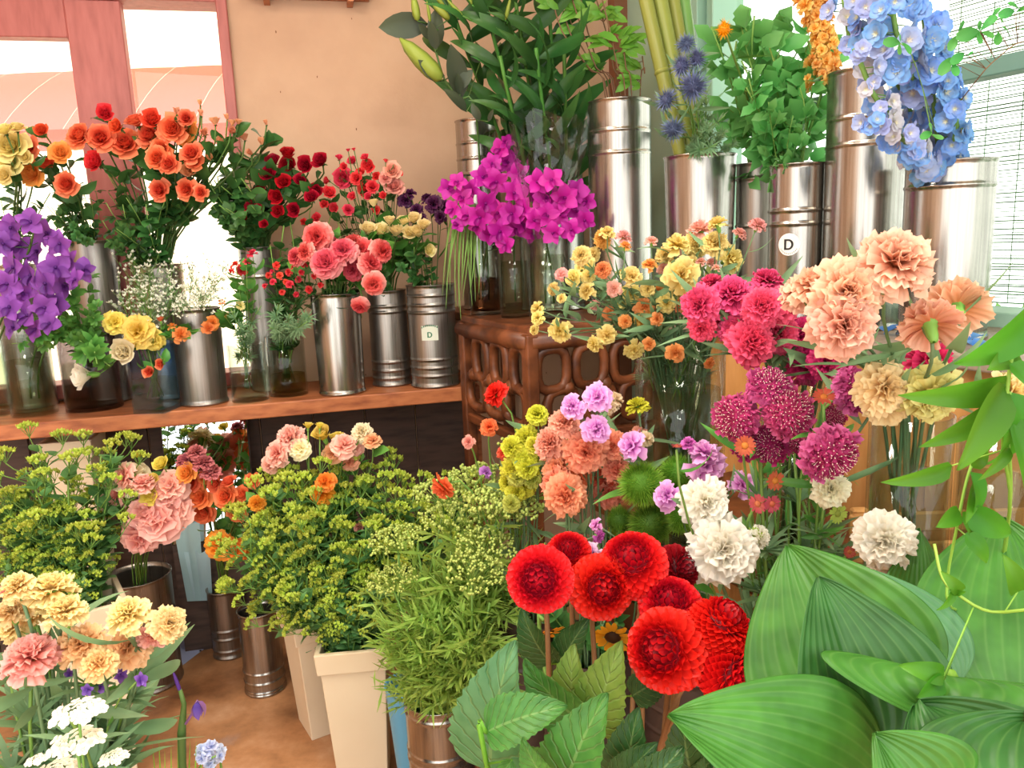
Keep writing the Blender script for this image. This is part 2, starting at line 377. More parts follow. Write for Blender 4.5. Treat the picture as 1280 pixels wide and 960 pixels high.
# ---- outside
mb = MB(); mb.add([(-9, 2.6, -.05), (8, 2.6, -.05), (8, 16, -.05), (-9, 16, -.05)], [(0, 1, 2, 3)])
structure('ground_outside', mb, plain('pale_paving', '#e6e0d6', .8, noise=['#d8d2c8', '#ece6dc'], scale=6))
def outbox(name, lo, hi, mat, label, cat):
    mb = MB(); box(mb, lo, hi); return bevel(tag(obj(name, mb.mesh(name, mat, False)), label, cat), .01, 1)
zt_, zb_ = at(200, 108, 4.6).z, at(200, 186, 4.6).z
aw = thing('awning', 'pink red cloth awning stretched across outside beyond the brown framed door', 'awning', (-2.4, 4.6, 0))
for k in range(14):
    x0 = -3.2 + k * .38; mb = MB(); sheet(mb, (x0 + .19, 1.0, zt_ + .32), (0, -1, -.42), (0, -.3, 1), 1.12, .378, lambda u: 1 + 0 * u, a1=-.35, cup=-.02, nu=6, nv=3); obj('panel', mb.mesh('panel', petal('awning_cloth', '#e0604c', '#e8706a', .5, .8, .005, hue=.001)), aw)
    mb = MB(); sheet(mb, (x0 + .19, -.09, zt_ - .22), (0, 0, -1), (0, -1, 0), abs(zt_ - .22 - zb_), .378, lambda u: 1 + 0 * u, ruf=.01, nu=3, nv=6); obj('valance', mb.mesh('valance', petal('awning_cloth', '#e0604c', '#e8706a', .5, .8, .005, hue=.001)), aw)
for x in (-3.15, 2.0):
    mb = MB(); tube(mb, [(x, -.05, -.05), (x, -.05, zt_ - .2)], .03, 8); obj('pole', mb.mesh('pole', STEELW), aw)
outbox('house_wall', (-8.5, 8.2, -.05), (1.8, 8.5, 5.0), plain('cream_render', '#f6ead0', .8), 'pale cream house wall outside beyond the pink red awning', 'house')
BUSHM = petal('bush_leaf', '#6fae58', '#8cc870', .4, .5, .2)
for bi, (bx, by, bz, br) in enumerate(((2.3, 3.3, .3, .45), (3.0, 2.2, .5, .45), (3.0, 1.0, .35, .45))):
    R3 = random.Random(40 + bi); mb = MB()
    for k in range(420):
        a, e, q = R3.uniform(0, 2 * PI), R3.uniform(-.3, 1.5), R3.uniform(.6, 1)
        d = np.array([math.cos(e) * math.cos(a), math.cos(e) * math.sin(a), math.sin(e)])
        sheet(mb, d * br * q, d + np.array([R3.uniform(-.6, .6) for _ in range(3)]), d[::-1], .09, .05, P_OVAL, cup=.3, r=R3.random())
    t = thing('garden_bush', ['leafy green bush outside the window, farthest along the teal wall', 'leafy green bush outside behind the reed blind', 'leafy green bush outside the window, at the end towards the street'][bi], 'bush', (bx, by, 0))
    f_ = obj('foliage', mb.mesh('foliage', BUSHM), t, loc=(0, 0, bz + br * .7), kind='stuff')
    mb = MB(); tube(mb, [(0, 0, 0), (0, 0, bz + br)], .03, 6); obj('stem', mb.mesh('stem', STEMB), t)

# ------------------------------------------------------------------ furniture
ZS = .95
tb = thing('display_shelf', 'long reddish brown wooden shelf board carrying buckets and vases below the door', 'shelf', SH)
IM = Matrix.Translation(-SH) @ MSH
mb = MB(); box(mb, (-2.3, 0, .90), (0.03, .372, ZS), IM); bevel(obj('board', mb.mesh('board', WOOD, False), tb), .004)
mb = MB(); box(mb, (-.005, .0, 0), (.028, .05, .9), IM); bevel(obj('post', mb.mesh('post', WOOD, False), tb), .003)
mb = MB(); box(mb, (-2.28, .0, 0), (-2.24, .05, .9), IM); bevel(obj('post', mb.mesh('post', WOOD, False), tb), .003)
mb = MB(); box(mb, (-.835, .30, 0), (-.80, .355, .9), IM); bevel(obj('post', mb.mesh('post', DARKW, False), tb), .003)
# dark boarding below the shelf
bp = thing('back_panel', 'dark brown boarding under the long display shelf', 'panel', SH)
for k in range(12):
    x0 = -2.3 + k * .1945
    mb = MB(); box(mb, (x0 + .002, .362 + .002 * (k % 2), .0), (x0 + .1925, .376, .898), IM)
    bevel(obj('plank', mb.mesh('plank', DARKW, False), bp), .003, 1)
# mirror
mt = thing('mirror', 'frameless mirror leaning under the wooden shelf behind the pink flowers', 'mirror', SH)
mm, nt, out = new_mat('mirror_glass'); g = N(nt, 'ShaderNodeBsdfGlossy'); g.inputs['Roughness'].default_value = .01; g.inputs[0].default_value = (.82, .86, .9, 1); nt.links.new(g.outputs[0], out.inputs[0])
def shx(px, py, yoff):
    Mi = MSH.inverted(); o = Mi @ Vector((0, 0, H)); d = Mi.to_3x3() @ ray(px, py); p = o + d * ((yoff - o.y) / d.y); return p.x, p.z
mx0, mz0 = shx(205, 600, .235); mx1, _ = shx(313, 600, .235)
LM = IM @ Matrix.Translation((0, .235, .42)) @ Matrix.Rotation(-.15, 4, 'X')
mb = MB(); box(mb, (mx0, 0, 0), (mx1, .005, .472), LM); o = obj('glass', mb.mesh('glass', mm, False), mt)
mb = MB(); box(mb, (mx0 - .004, .006, -.004), (mx1 + .004, .014, .474), LM); obj('backing', mb.mesh('backing', DARKW, False), mt)
mb = MB(); box(mb, (mx0, .235, 0), (mx1, .25, .415), IM); obj('stand', mb.mesh('stand', DARKW, False), mt)
# wall board at the top of the back wall
x0, z0 = wall_x(308, 10, MBK); x1, _ = wall_x(462, 8, MBK)
t = thing('wall_shelf', 'thin wooden wall shelf board at the top of the peach wall', 'shelf', MBK @ Vector((x0, 0, z0)))
Mi = Matrix.Translation(-(MBK @ Vector((x0, 0, z0)))) @ MBK
mb = MB(); box(mb, (x0, -.10, z0 + .03), (x1, 0, z0 + .075), Mi); bevel(obj('board', mb.mesh('board', WOOD, False), t))
for xx in (x0 + .06, x1 - .08):
    mb = MB(); box(mb, (xx, -.08, z0 + .01), (xx + .02, 0, z0 + .03), Mi); obj('bracket', mb.mesh('bracket', WOOD, False), t)

# ---- carved bench (towards the corner) and the sill along the window wall
ZC = 1.20
CC = Vector((.055, 2.22, 0))                       # near corner of the carved stand
cb = thing('carved_stand', 'carved brown openwork wooden stand with looping scrolls holding the orchid vases', 'stand', CC)
MC = frm(Vector((0, 0, 0)), -UR, NR)               # x: away from camera along the wall, y: towards the window wall
LEN = .50
def cpart(name, lo, hi):
    mb = MB(); box(mb, lo, hi, MC); return bevel(obj(name, mb.mesh(name, DWOOD, False), cb), .006, 2)
cpart('top_board', (-.005, -.005, ZC - .03), (LEN, .75, ZC))
mb = MB(); tube(mb, [MC @ Vector((x, 0, ZC - .045)) for x in (-.01, LEN)], .028, 10); obj('rail', mb.mesh('rail', DWOOD), cb)
mb = MB(); tube(mb, [MC @ Vector((0, y, ZC - .045)) for y in (0, .5)], .026, 10); obj('rail', mb.mesh('rail', DWOOD), cb)
for x, y in ((0, 0), (LEN - .03, 0), (0, .46)): cpart('leg', (x - .02, y - .02, 0), (x + .02, y + .02, ZC - .02))
cpart('rail', (0, -.015, ZC - .36), (LEN, .015, ZC - .33)); cpart('rail', (-.015, 0, ZC - .36), (.015, .46, ZC - .33))
def loop(name, axis, c, w, h, r, cap=.5):
    mb = MB(); pts = []
    for k in range(17):
        a = 2 * PI * k / 16; sx, sz = math.cos(a), math.sin(a)
        q = 3.2; rr = 1 / ((abs(sx) ** q + abs(sz) ** q) ** (1 / q))
        u, z = c[0] + w / 2 * sx * rr, c[1] + h / 2 * sz * rr
        pts.append(MC @ Vector((u, 0, z)) if axis == 0 else MC @ Vector((0, u, z)))
    tube(mb, pts, r, 7, False); obj(name, mb.mesh(name, DWOOD), cb)
for i, x in enumerate((.03, .17, .31)):
    loop('scroll', 0, (x + .03, ZC - .13 - .0 * (i % 2)), .10, .13, .017); loop('scroll', 0, (x + .07, ZC - .245), .15, .11, .017)
    mb = MB(); ball(mb, MC @ Vector((x + .09, 0, ZC - .19)), .026, 8, 6); obj('boss', mb.mesh('boss', DWOOD), cb)
for i, y in enumerate((.07, .20, .33)):
    loop('scroll', 1, (y, ZC - .13), .10, .12, .016); loop('scroll', 1, (y + .03, ZC - .25), .10, .11, .016)
    mb = MB(); ball(mb, MC @ Vector((0, y + .05, ZC - .19)), .024, 8, 6); obj('boss', mb.mesh('boss', DWOOD), cb)
cs = thing('corner_shelf', 'wooden corner shelf behind the carved stand under the lily buckets', 'shelf', CC)
mb = MB(); box(mb, (LEN + .006, .04, ZC - .03), (.86, .74, ZC), MC); bevel(obj('board', mb.mesh('board', DWOOD, False), cs))
mb = MB(); box(mb, (.80, .30, 0), (.84, .34, ZC - .03), MC); obj('post', mb.mesh('post', DWOOD, False), cs)
# sill counter along the window wall
sl = thing('window_counter', 'weathered wooden counter below the bright window carrying the tall steel buckets', 'counter', (0, 0, 0))
SF = onz(1095, 430, ZC); sfy = (MRT.inverted() @ SF).y
xs0, xs1 = (MRT.inverted() @ CC).x + .02, 4.0
GREYW = plain('weathered_counter', '#8a7a6c', .5, noise=['#786858', '#948474', '#a89886'], scale=5, stretch=(8, 8, 1))
mb = MB(); box(mb, (xs0, sfy, ZC - .03), (xs1, -.005, ZC), MRT); bevel(obj('top_board', mb.mesh('top_board', GREYW, False), sl))
nb = 9; 
for k in range(nb):
    a = xs0 + .25 + (xs1 - xs0 - .25) * k / nb; b_ = xs0 + .25 + (xs1 - xs0 - .25) * (k + 1) / nb
    mb = MB(); box(mb, (a + .002, sfy + .03 + .003 * (k % 2), 0), (b_ - .002, sfy + .05, ZC - .03), MRT); bevel(obj('plank', mb.mesh('plank', OWOOD, False), sl), .003, 1)
# low step in front of the counter for the glass vases
ZT = .80
st = thing('display_step', 'brown wooden step below the window counter where the glass vases stand', 'step', (0, 0, 0))
mb = MB(); box(mb, (xs0 + .35, sfy - .42, ZT - .03), (3.6, sfy + .028, ZT), MRT); bevel(obj('top_board', mb.mesh('top_board', DWOOD, False), st))
for x in (xs0 + .38, 2.4, 3.5):
    mb = MB(); box(mb, (x, sfy - .40, 0), (x + .05, sfy - .35, ZT - .03), MRT); obj('leg', mb.mesh('leg', DWOOD, False), st)
# slatted crate at the foot of the glass vases
cr = thing('wooden_crate', 'slatted wooden crate behind the big green leaves under the peach carnations', 'crate', Vector((at(1150, 690, 1.3).x + .03, 1.3, ZT)))
for k, dz in enumerate((.01, .065, .12)):
    mb = MB(); box(mb, (-.16, -.01, dz), (.22, .0, dz + .035)); bevel(obj('slat', mb.mesh('slat', OWOOD, False), cr), .003, 1)
for x in (-.15, .2):
    mb = MB(); box(mb, (x, .001, 0), (x + .03, .02, .16)); bevel(obj('post', mb.mesh('post', OWOOD, False), cr), .003, 1)
# ------------------------------------------------------------------ vessels
def bucket_prof(r, h, rings=(), taper=1.0, t=.0025, foot=True):
    rr = lambda z: r * (taper + (1 - taper) * z / h)
    P = [(0.001, .004), (rr(0) - .004, .004), (rr(0), 0)]
    if foot: P += [(rr(0) + .003, .003), (rr(0) + .003, .008), (rr(0), .011), (rr(0), .02)]
    for q in sorted(rings):
        z = q * h; P += [(rr(z), z - .009), (rr(z), z - .0045), (rr(z) + .0022, z - .002), (rr(z) + .0022, z + .002), (rr(z), z + .0045), (rr(z), z + .009)]
    P += [(rr(h), h - .014), (rr(h), h - .006), (rr(h) + .003, h - .003), (rr(h) + .0028, h), (rr(h) - t, h), (rr(h) - t, h - .02), (rr(0) - t, .01), (0.001, .01)]
    return P
def bucket(label, pos, r, h, rings=(), taper=.94, mat=None, name='steel_bucket', cat='bucket'):
    t = thing(name, label, cat, pos)
    mb = MB(); lathe(mb, bucket_prof(r, h, rings, taper), 40); obj('body', mb.mesh('body', mat or STEEL), t)
    return t
def glass_vase(label, pos, r, h, taper=1.0, water=.6, mat=None, wmat=None, square=False):
    t = thing('glass_vase', label, 'vase', pos)
    rr = lambda z: r * (taper + (1 - taper) * z / h)
    k = 4 if square else 32; s = 1.35 if square else 1
    P = [(.001, 0), (rr(0) * s, 0), (rr(h) * s, h), (rr(h) * s - .004, h), (rr(0) * s - .004, .012), (.001, .012)]
    mb = MB(); lathe(mb, P, k); o = obj('body', mb.mesh('body', mat or GLASS, not square), t)
    if square: o.rotation_euler = (0, 0, PI / 4 - .1)
    if water:
        z = h * water; q = .006
        mb = MB(); lathe(mb, [(.001, .014), (rr(0) * s - q, .014), (rr(z) * s - q, z), (.001, z)], k); w = obj('water', mb.mesh('water', wmat or WATER, not square), t)
        if square: w.rotation_euler = o.rotation_euler
    return t
def px_vessel(cx, w, ytop, ybot, z, push=0, depth=None):
    """centre, radius and height of a round vessel from its outline, standing on height z"""
    if depth is None:
        p = onz(cx, ybot, z); dep = p.y
    else: dep = depth
    r = w / 2 * dep / F * 1.01
    dep += r + push
    q = at(cx, ybot, dep); pos = Vector((q.x, dep, z))
    top = at(cx, ytop, dep - .2 * r).z
    return pos, r, top - z
VES = {}
def pv(key, kind, label, cx, w, yt, yb, z, rings=(), depth=None, mat=None, push=0, **kw):
    pos, r, h = px_vessel(cx, w, yt, yb, z, push, depth)
    VES[key] = (pos, r, h)
    if kind == 'b': return bucket(label, pos, r, h, rings, mat=mat, **kw)
    return glass_vase(label, pos, r, h, mat=mat, **kw)
# on the wooden shelf
pv('sm', 'b', 'tall smooth steel bucket under the coral pink roses on the shelf', 429, 62, 366, 496, ZS, (), taper=.93)
pv('r1', 'b', 'ringed steel bucket between the smooth bucket and the one with a label', 491, 48, 362, 484, ZS, (.09, .17, .26, .78, .84), mat=STEELW, taper=1)
b1 = pv('r2', 'b', 'ringed steel bucket with a pale letter D label next to the carved stand', 545, 60, 355, 486, ZS, (.12, .2, .28, .74, .81, .9), mat=STEELW, taper=1)
pv('d1', 'b', 'short dull grey steel bucket behind the square glass vase', 257, 60, 385, 509, ZS, (), mat=STEELW, taper=.95)
pv('g1', 'g', 'rounded glass jar beside the dull grey bucket', 314, 46, 430, 504, ZS, water=.5)
pv('g2', 'g', 'glass cylinder with yellowish water beside the smooth steel bucket', 362, 48, 420, 497, ZS, water=.35, wmat=WATERY)
pv('g3', 'g', 'square blue tinted glass vase at the edge of the shelf with small yellow flowers', 198, 44, 432, 517, ZS, mat=GLASSB, square=True, water=.5)
pv('g4', 'g', 'glass cylinder with green stems near the end of the shelf', 45, 54, 420, 522, ZS, water=.7)
pv('g5', 'g', 'wide dark glass vase behind the white rose', 120, 68, 415, 516, ZS, water=.6, mat=glassy('grey_glass', '#d4d0d4'))
pv('g6', 'g', 'glass vase half out of view at the shelf end under the purple orchids', -10, 50, 410, 524, ZS, water=.7)
pv('bk1', 'b', 'purple grey steel bucket at the back under the orange roses', 137, 56, 300, 480, ZS, (), depth=2.622, mat=STEELW)
pv('bk2', 'b', 'dark steel bucket at the back holding the dark red roses', 338, 48, 308, 470, ZS, (.8,), depth=2.728, mat=STEELW)
pv('bk3', 'b', 'plain steel bucket at the back behind the white filler flowers', 215, 56, 330, 470, ZS, (), depth=2.652, mat=STEELW)
pv('bk4', 'b', 'plain steel bucket at the back below the pale yellow roses', 40, 56, 330, 480, ZS, (), depth=2.567, mat=STEELW)
VES['rs'] = (VES['r1'][0], VES['r1'][1], VES['r1'][2])
# label D on the ringed bucket, drawn as lettering geometry
PAPER = plain('label_paper', '#dfe6d4', .6); INKG = plain('green_ink', '#3d7a5a', .6); INK = plain('black_ink', '#26221f', .6); WHITE = plain('white_paint', '#f2f0ea', .5)
def patch(mb, r, az, z, w, h, off=.0012, n=8):
    V = []; Fc = []
    for i in range(n + 1):
        a = az + (i / n - .5) * w / r
        for zz in (z - h / 2, z + h / 2): V.append(((r + off) * math.cos(a), (r + off) * math.sin(a), zz))
    for i in range(n): Fc.append((2 * i, 2 * i + 2, 2 * i + 3, 2 * i + 1))
    mb.add(V, Fc)
def on_cyl(r, az, x, z, off): a = az + x / r; return ((r + off) * math.cos(a), (r + off) * math.sin(a), z)
def letter_d(mb, r, az, zc, s, off, th=.22):
    # outline strip of a D, wrapped on the cylinder
    def strip(o, i):
        n = len(o); V = [on_cyl(r, az, x, zc + z, off) for x, z in o] + [on_cyl(r, az, x, zc + z, off) for x, z in i]
        mb.add(V, [(k, (k + 1) % n, n + (k + 1) % n, n + k) for k in range(n)])
    w = s * .42; h = s * .5
    O = [(-w, -h)] + [(w * (-.1 + 1.1 * math.cos(a)), h * math.sin(a)) for a in np.linspace(-PI / 2, PI / 2, 11)] + [(-w, h)]
    t = th * s; I = [(-w + t, -h + t * .8)] + [(w * -.1 + max(0, w * 1.1 - t) * math.cos(a), (h - t * .8) * math.sin(a)) for a in np.linspace(-PI / 2, PI / 2, 11)] + [(-w + t, h - t * .8)]
    strip(O, I)
def face_az(pos): return math.atan2(-pos.y, -pos.x)
pos, r, h = VES['r2']; az = face_az(pos) - .12; az2 = face_az(pos) + .0
mb = MB(); patch(mb, r, az, h * .545, .055, .05, .0045); lb = obj('label', mb.mesh('label', PAPER, False), b1, label='pale paper label with a green letter D')
mb = MB(); letter_d(mb, r, az, h * .53, .019, .0052); obj('letter', mb.mesh('letter', INKG, False), lb)
for k in range(9):
    mb = MB(); patch(mb, r, az + (k - 4) * .075, h * .62 - .0012 * (k - 4) ** 2 * .35, .0035, .006, .0052, 1); obj('print_mark', mb.mesh('print_mark', INKG, False), lb)

# on the counter by the window
def cpos(px, off, z=ZC):  # point on counter `off` in front of the window wall, in the column of px
    Mi = MRT.inverted(); o = Mi @ Vector((0, 0, H)); d = Mi.to_3x3() @ ray(px, 280); p = o + d * ((-off - o.y) / d.y); w = MRT @ p; return w.y
pv('lily', 'b', 'ringed steel bucket in the corner holding the dark leafy branch', 606, 52, 150, 380, ZC, (.72, .8, .88), depth=2.82, taper=1)
pv('lily2', 'b', 'wide steel bucket in the corner holding the lily stems', 692, 82, 151, 380, ZC, (), depth=2.66, taper=1)
pv('tall', 'b', 'tall steel bucket with two rings near its rim holding thin twigs', 777, 78, 126, 380, ZC, (.76, .86), depth=2.42, taper=1)
pv('bam', 'b', 'steel bucket with plain flared side holding the bamboo stalks', 874, 88, 194, 380, ZC, (), depth=2.18, taper=.88)
pv('brn', 'b', 'narrow brownish steel bucket behind the bucket with the round D sticker', 945, 52, 204, 380, ZC, (.6, .9), depth=2.22, taper=1, mat=STEELW)
b2 = pv('D', 'b', 'ringed steel bucket with a round white letter D sticker', 992, 66, 205, 380, ZC, (.12, .64, .72), depth=1.95, taper=1)
pv('tal2', 'b', 'tallest steel bucket behind the blue delphiniums', 1074, 94, 88, 380, ZC, (.72, .82), depth=1.84, taper=1)
pv('big', 'b', 'broad steel bucket with one ring holding the blue delphiniums', 1177, 104, 201, 402, ZC, (.86,), depth=1.62, taper=1)
pos, r, h = VES['D']; az = face_az(pos) - .22; zc = at(979, 306, pos.y - r).z - pos.z; S = .026
mb = MB(); V = [on_cyl(r, az, 0, zc, .0015)] + [on_cyl(r, az, S * math.cos(a), zc + S * 1.05 * math.sin(a), .0015) for a in np.linspace(0, 2 * PI, 24, endpoint=False)]
mb.add(V, [(0, 1 + k, 1 + (k + 1) % 24) for k in range(24)]); stk = obj('sticker', mb.mesh('sticker', WHITE, False), b2, label='round white sticker with a black letter D')
mb = MB(); letter_d(mb, r, az, zc, .026, .0024, .2); obj('letter', mb.mesh('letter', INK, False), stk)
for k in range(11):
    a = PI + .5 + k * .21; mb = MB(); c = on_cyl(r, az, S * .82 * math.cos(a), zc + S * .86 * math.sin(a), .0024)
    V = [on_cyl(r, az, S * .82 * math.cos(a) + dx, zc + S * .86 * math.sin(a) + dz, .0024) for dx, dz in ((-.001, -.001), (.001, -.001), (.001, .001), (-.001, .001))]
    mb.add(V, [(0, 1, 2, 3)]); obj('print_mark', mb.mesh('print_mark', INK, False), stk)
# glass on the carved stand and on the step
pv('o1', 'g', 'tapered glass vase holding the magenta orchids beside the grass', 608, 40, 300, 388, ZC, depth=2.62, water=.5, wmat=glassy('brown_water', '#b08870'))
pv('o2', 'g', 'clear glass cylinder under the wrapped magenta orchids', 645, 38, 296, 392, ZC, depth=2.50, water=.7)
pv('o3', 'g', 'clear glass jar with a neck beside the yellow carnations', 688, 52, 298, 400, ZC, depth=2.36, water=.8)
pv('yc', 'g', 'wide glass vase full of the yellow spray carnations stems', 850, 118, 440, 600, ZT, depth=1.52, water=.8)
pv('mc', 'g', 'glass vase packed with the magenta carnations stems', 990, 90, 470, 640, ZT, depth=1.30, water=.7)
pv('pc', 'g', 'glass vase with the peach carnations stems in front of the orange boards', 1130, 105, 520, 700, ZT, depth=1.08, water=.75)
pv('pc2', 'g', 'glass vase at the edge of the picture behind the climbing vine', 1235, 95, 530, 700, ZT, depth=1.10, water=.75)
# buckets on the floor
pv('f1', 'b', 'broad steel bucket on the floor below the pink lisianthus', 192, 86, 720, 872, 0, (), mat=STEELW, taper=.97)
pv('f2', 'b', 'ringed steel bucket deep under the wooden shelf', 290, 44, 735, 826, 0, (.12, .3, .42), mat=STEELW, taper=1)
pv('f3', 'b', 'ringed steel bucket on the floor beside the cream planter', 334, 54, 762, 873, 0, (.05, .16, .28), taper=1)
pv('am', 'b', 'shiny ringed steel bucket in front holding the feathery green stems', 558, 98, 872, 1020, 0, (.62, .68, .93), depth=1.62, taper=.98)
VES['am'] = VES['am']
# planters (square, tapered)
CREAM = plain('cream_plastic', '#e2d3b4', .55, noise=['#dccbaa', '#e6d8bc'], scale=3, bump=.03)
def planter(key, label, pos, w, h, rz):
    t = thing('planter', label, 'planter', pos, rz=rz)
    def ring(a, z): return [(-a, -a, z), (a, -a, z), (a, a, z), (-a, a, z)]
    a0, a1 = w * .36, w * .47; L_ = [ring(a0, 0), ring(a1, h - .06), ring(a1 + .008, h - .06), ring(a1 + .012, h), ring(a1 - .002, h), ring(a0 - .01, .02)]
    V = [v for q in L_ for v in q]; Fc = [(i * 4 + k, i * 4 + (k + 1) % 4, i * 4 + 4 + (k + 1) % 4, i * 4 + 4 + k) for i in range(5) for k in range(4)] + [(0, 3, 2, 1), (20, 21, 22, 23)]
    mb = MB(); mb.add(V, Fc); bevel(obj('body', mb.mesh('body', CREAM, False), t), .003, 2)
    VES[key] = (Vector(pos), w * .42, h)
p0 = at(442, 815, 1.86); planter('p1', 'cream square planter in front with a folded rim full of yellow green flowers', (p0.x - .015, 1.95, 0), .178, p0.z, .10)
p0 = at(385, 770, 2.15); planter('p2', 'cream square planter standing behind the front planter', (p0.x + .01, 2.20, 0), .18, p0.z, .55)
p0 = at(88, 765, 1.9); planter('p3', 'cream square planter near the peach carnations at the shelf end', (p0.x - .02, 1.98, 0), .2, p0.z, .6)
p0 = at(60, 548, 2.42); planter('p4', 'pale planter tucked under the wooden shelf end', (p0.x, 2.55, 0), .15, .86, .2)
# blue bucket
BLUE = plain('blue_enamel', '#5fa2c6', .4)
p0 = at(506, 868, 1.75); t = bucket('small tapered blue metal pail beside the shiny ringed bucket', (-.288, 1.80, 0), .06, p0.z, (), .62, BLUE, 'blue_pail'); 
# hidden buckets for the front flowers
DARKP = plain('dark_bucket_plastic', '#4a3a32', .45)
def fpail(key, label, x, y, r, h, mat=None):
    bucket(label.replace('steel', 'dark'), (x, y, 0), r, h, (.8, .88), .92, mat or DARKP, 'bucket'); VES[key] = (Vector((x, y, 0)), r, h)
q = at(730, 960, 1.05); fpail('dh', 'steel bucket holding the red dahlias behind the toothed leaves', q.x, 1.08, .09, .46)
q = at(815, 960, 1.16); fpail('dh2', 'steel bucket holding the drooping red dahlias by the hosta', q.x, 1.24, .09, .46)
q = at(735, 800, 1.5); fpail('cc', 'steel bucket behind the dahlias holding coral carnations', q.x, 1.5, .1, .62)
q = at(660, 800, 1.66); fpail('yg', 'steel bucket holding the lime carnations beside the feathery stems', q.x, 1.72, .09, .6)
q = at(870, 800, 1.4); fpail('gt', 'steel bucket holding the fuzzy green balls behind the dahlias', q.x, 1.46, .1, .6)
q = at(1000, 800, 1.2); fpail('wh', 'steel bucket holding white carnations and scabious behind the hosta', q.x, 1.28, .1, .6)
q = at(100, 960, 1.12); fpail('bc', 'steel bucket holding the peach carnations in the low corner', q.x - .05, 1.15, .09, .45)
q = at(110, 960, 1.0); fpail('ct', 'steel bucket holding the white candytuft in the low corner', q.x + .02, .95, .07, .42)
q = at(230, 960, 1.25); fpail('ir', 'steel bucket holding the nearly bare iris stem', q.x + .01, 1.22, .06, .38)
# daylight on the floor, imitated by a pale blue sheet
q = onz(252, 812, 0); t = thing('daylight_patch', 'pale blue patch of daylight with dark specks on the floor, made as a sheet', 'sheet', (q.x + .02, q.y + .01, 0))
mb = MB(); sheet(mb, (-.12, -.1, .004), (.3, 1, 0), (0, 0, 1), .26, .16, lambda u: 1 + 0 * u, ruf=.02, rn=1.5, nu=8, nv=6); obj('sheet', mb.mesh('sheet', plain('pale_blue_daylight', '#b4c4ee', .3)), t)
for k in range(6):
    mb = MB(); ball(mb, (rng.uniform(-.1, .1), rng.uniform(-.05, .15), .010), .005, 5, 3, sz=.4); obj('speck', mb.mesh('speck', INK), t)
# ================================================================== FLOWERS
V3 = lambda *a: np.array(a, float)
def polar(th, az): return V3(math.sin(th) * math.cos(az), math.sin(th) * math.sin(az), math.cos(th))
def dth(th, az): return V3(math.cos(th) * math.cos(az), math.cos(th) * math.sin(az), -math.sin(th))
GA = 2.399963
def m_carnation(seed, NP=58, wide=.66, ruf=.13, flat=0., nv=7, jag=.075):
    R = random.Random(seed); mb = MB()
    for i in range(NP):
        f = (i + .5) / NP; az = i * GA + R.uniform(-.3, .3); th = math.radians(4 + 100 * f ** .75 + R.uniform(-8, 8)) * (1 - flat * .1)
        L = (.80 + .28 * f) * R.uniform(.9, 1.08)
        sheet(mb, (0, 0, -.42), polar(th, az), -dth(th, az), L, wide * R.uniform(.75, 1.15), P_FAN, a0=.35, a1=-.55 * f - .1, ruf=ruf * R.uniform(.7, 1.3), rn=R.uniform(1.6, 2.8), ph=R.uniform(0, 6), rd=.10, jag=jag, nu=4, nv=nv, pol=f, r=R.random(), R=R, twist=R.uniform(-.4, .4))
    return mb.mesh('carnation_bloom')
def m_rose(seed, NP=28, op=1.12, wid=1.0, bloom=1.0):
    R = random.Random(seed); mb = MB()
    for i in range(NP):
        f = (i + .3) / NP; az = i * GA + R.uniform(-.2, .2); th = .08 + op * f ** 1.15
        L = .78 + .32 * f; Wd = (.42 + .72 * f) * wid
        o = polar(PI / 2, az) * (.03 + .10 * f) + V3(0, 0, -.55 - .12 * f)
        sheet(mb, o, polar(th, az), dth(th, az), L * R.uniform(.94, 1.05), Wd * R.uniform(.9, 1.1), P_ROSE, a0=-.30 * f - .05, a1=-.38 - .75 * (1 - f) ** 2.5 + (.95 * f * f + R.uniform(-.1, .15)) * bloom, cup=-.72 + .42 * f, rd=.10, ruf=.03 * f, rn=1.5, ph=R.uniform(0, 6), nu=5, nv=4, pol=f, r=R.random(), R=R)
    return mb.mesh('rose_bloom')
def m_dahlia(seed, NP=300):
    R = random.Random(seed); mb = MB()
    ball(mb, (0, 0, -.08), .64, 12, 8, .3, .0)
    for i in range(NP):
        f = (i + .5) / NP; az = i * GA; th = math.acos(1 - 1.55 * f)
        k = min(1, f * 2.2); L = .27 + .17 * k ** .7; Wd = .19 + .13 * k
        a_ = -1.25 + 1.85 * min(1, f * 2.6) ** .8; d = polar(th, az); dt = dth(th, az); dd = d * math.cos(a_) + dt * math.sin(a_); nn_ = d * math.sin(a_) - dt * math.cos(a_)
        o = d * (.98 - L * max(.25, math.cos(a_)) * .9) * V3(1, 1, .88) + V3(0, 0, -.06) + dt * L * .35 * max(0, -math.sin(a_))
        sheet(mb, o, dd, nn_, L * R.uniform(.93, 1.07), Wd, P_OBOV, a0=-.1, a1=.3 if f > .2 else -.25, cup=.7 if f > .2 else -.5, nu=4, nv=3, pol=min(1, f * 3), r=R.random(), R=R)
    return mb.mesh('dahlia_bloom')
def m_scab(seed):
    R = random.Random(seed); mb = MB()
    ball(mb, (0, 0, -.15), .62, 10, 7, .1, .2, sz=.75)
    for i in range(150):
        f = (i + .5) / 150; th = 1.75 * f ** .6; az = i * GA; d = polar(th, az); o = d * V3(.6, .6, .46) + V3(0, 0, -.15)
        for k in range(3 if f > .3 else 2):
            aa = R.uniform(0, 6.28); t1 = dth(th, az); t2 = np.cross(d, t1); dd = nrm(d * .7 + (t1 * math.cos(aa) + t2 * math.sin(aa)) * .7 + t1 * (.7 * f))
            sheet(mb, o, dd, d, (.17 + .26 * f * f) * R.uniform(.8, 1.2), .14 + .17 * f * f, P_FAN, a0=.2, a1=-.5, ruf=.12, rn=2, ph=R.uniform(0, 6), nu=2, nv=3, pol=f, r=R.random(), R=R)
    return mb.mesh('scabious_bloom')
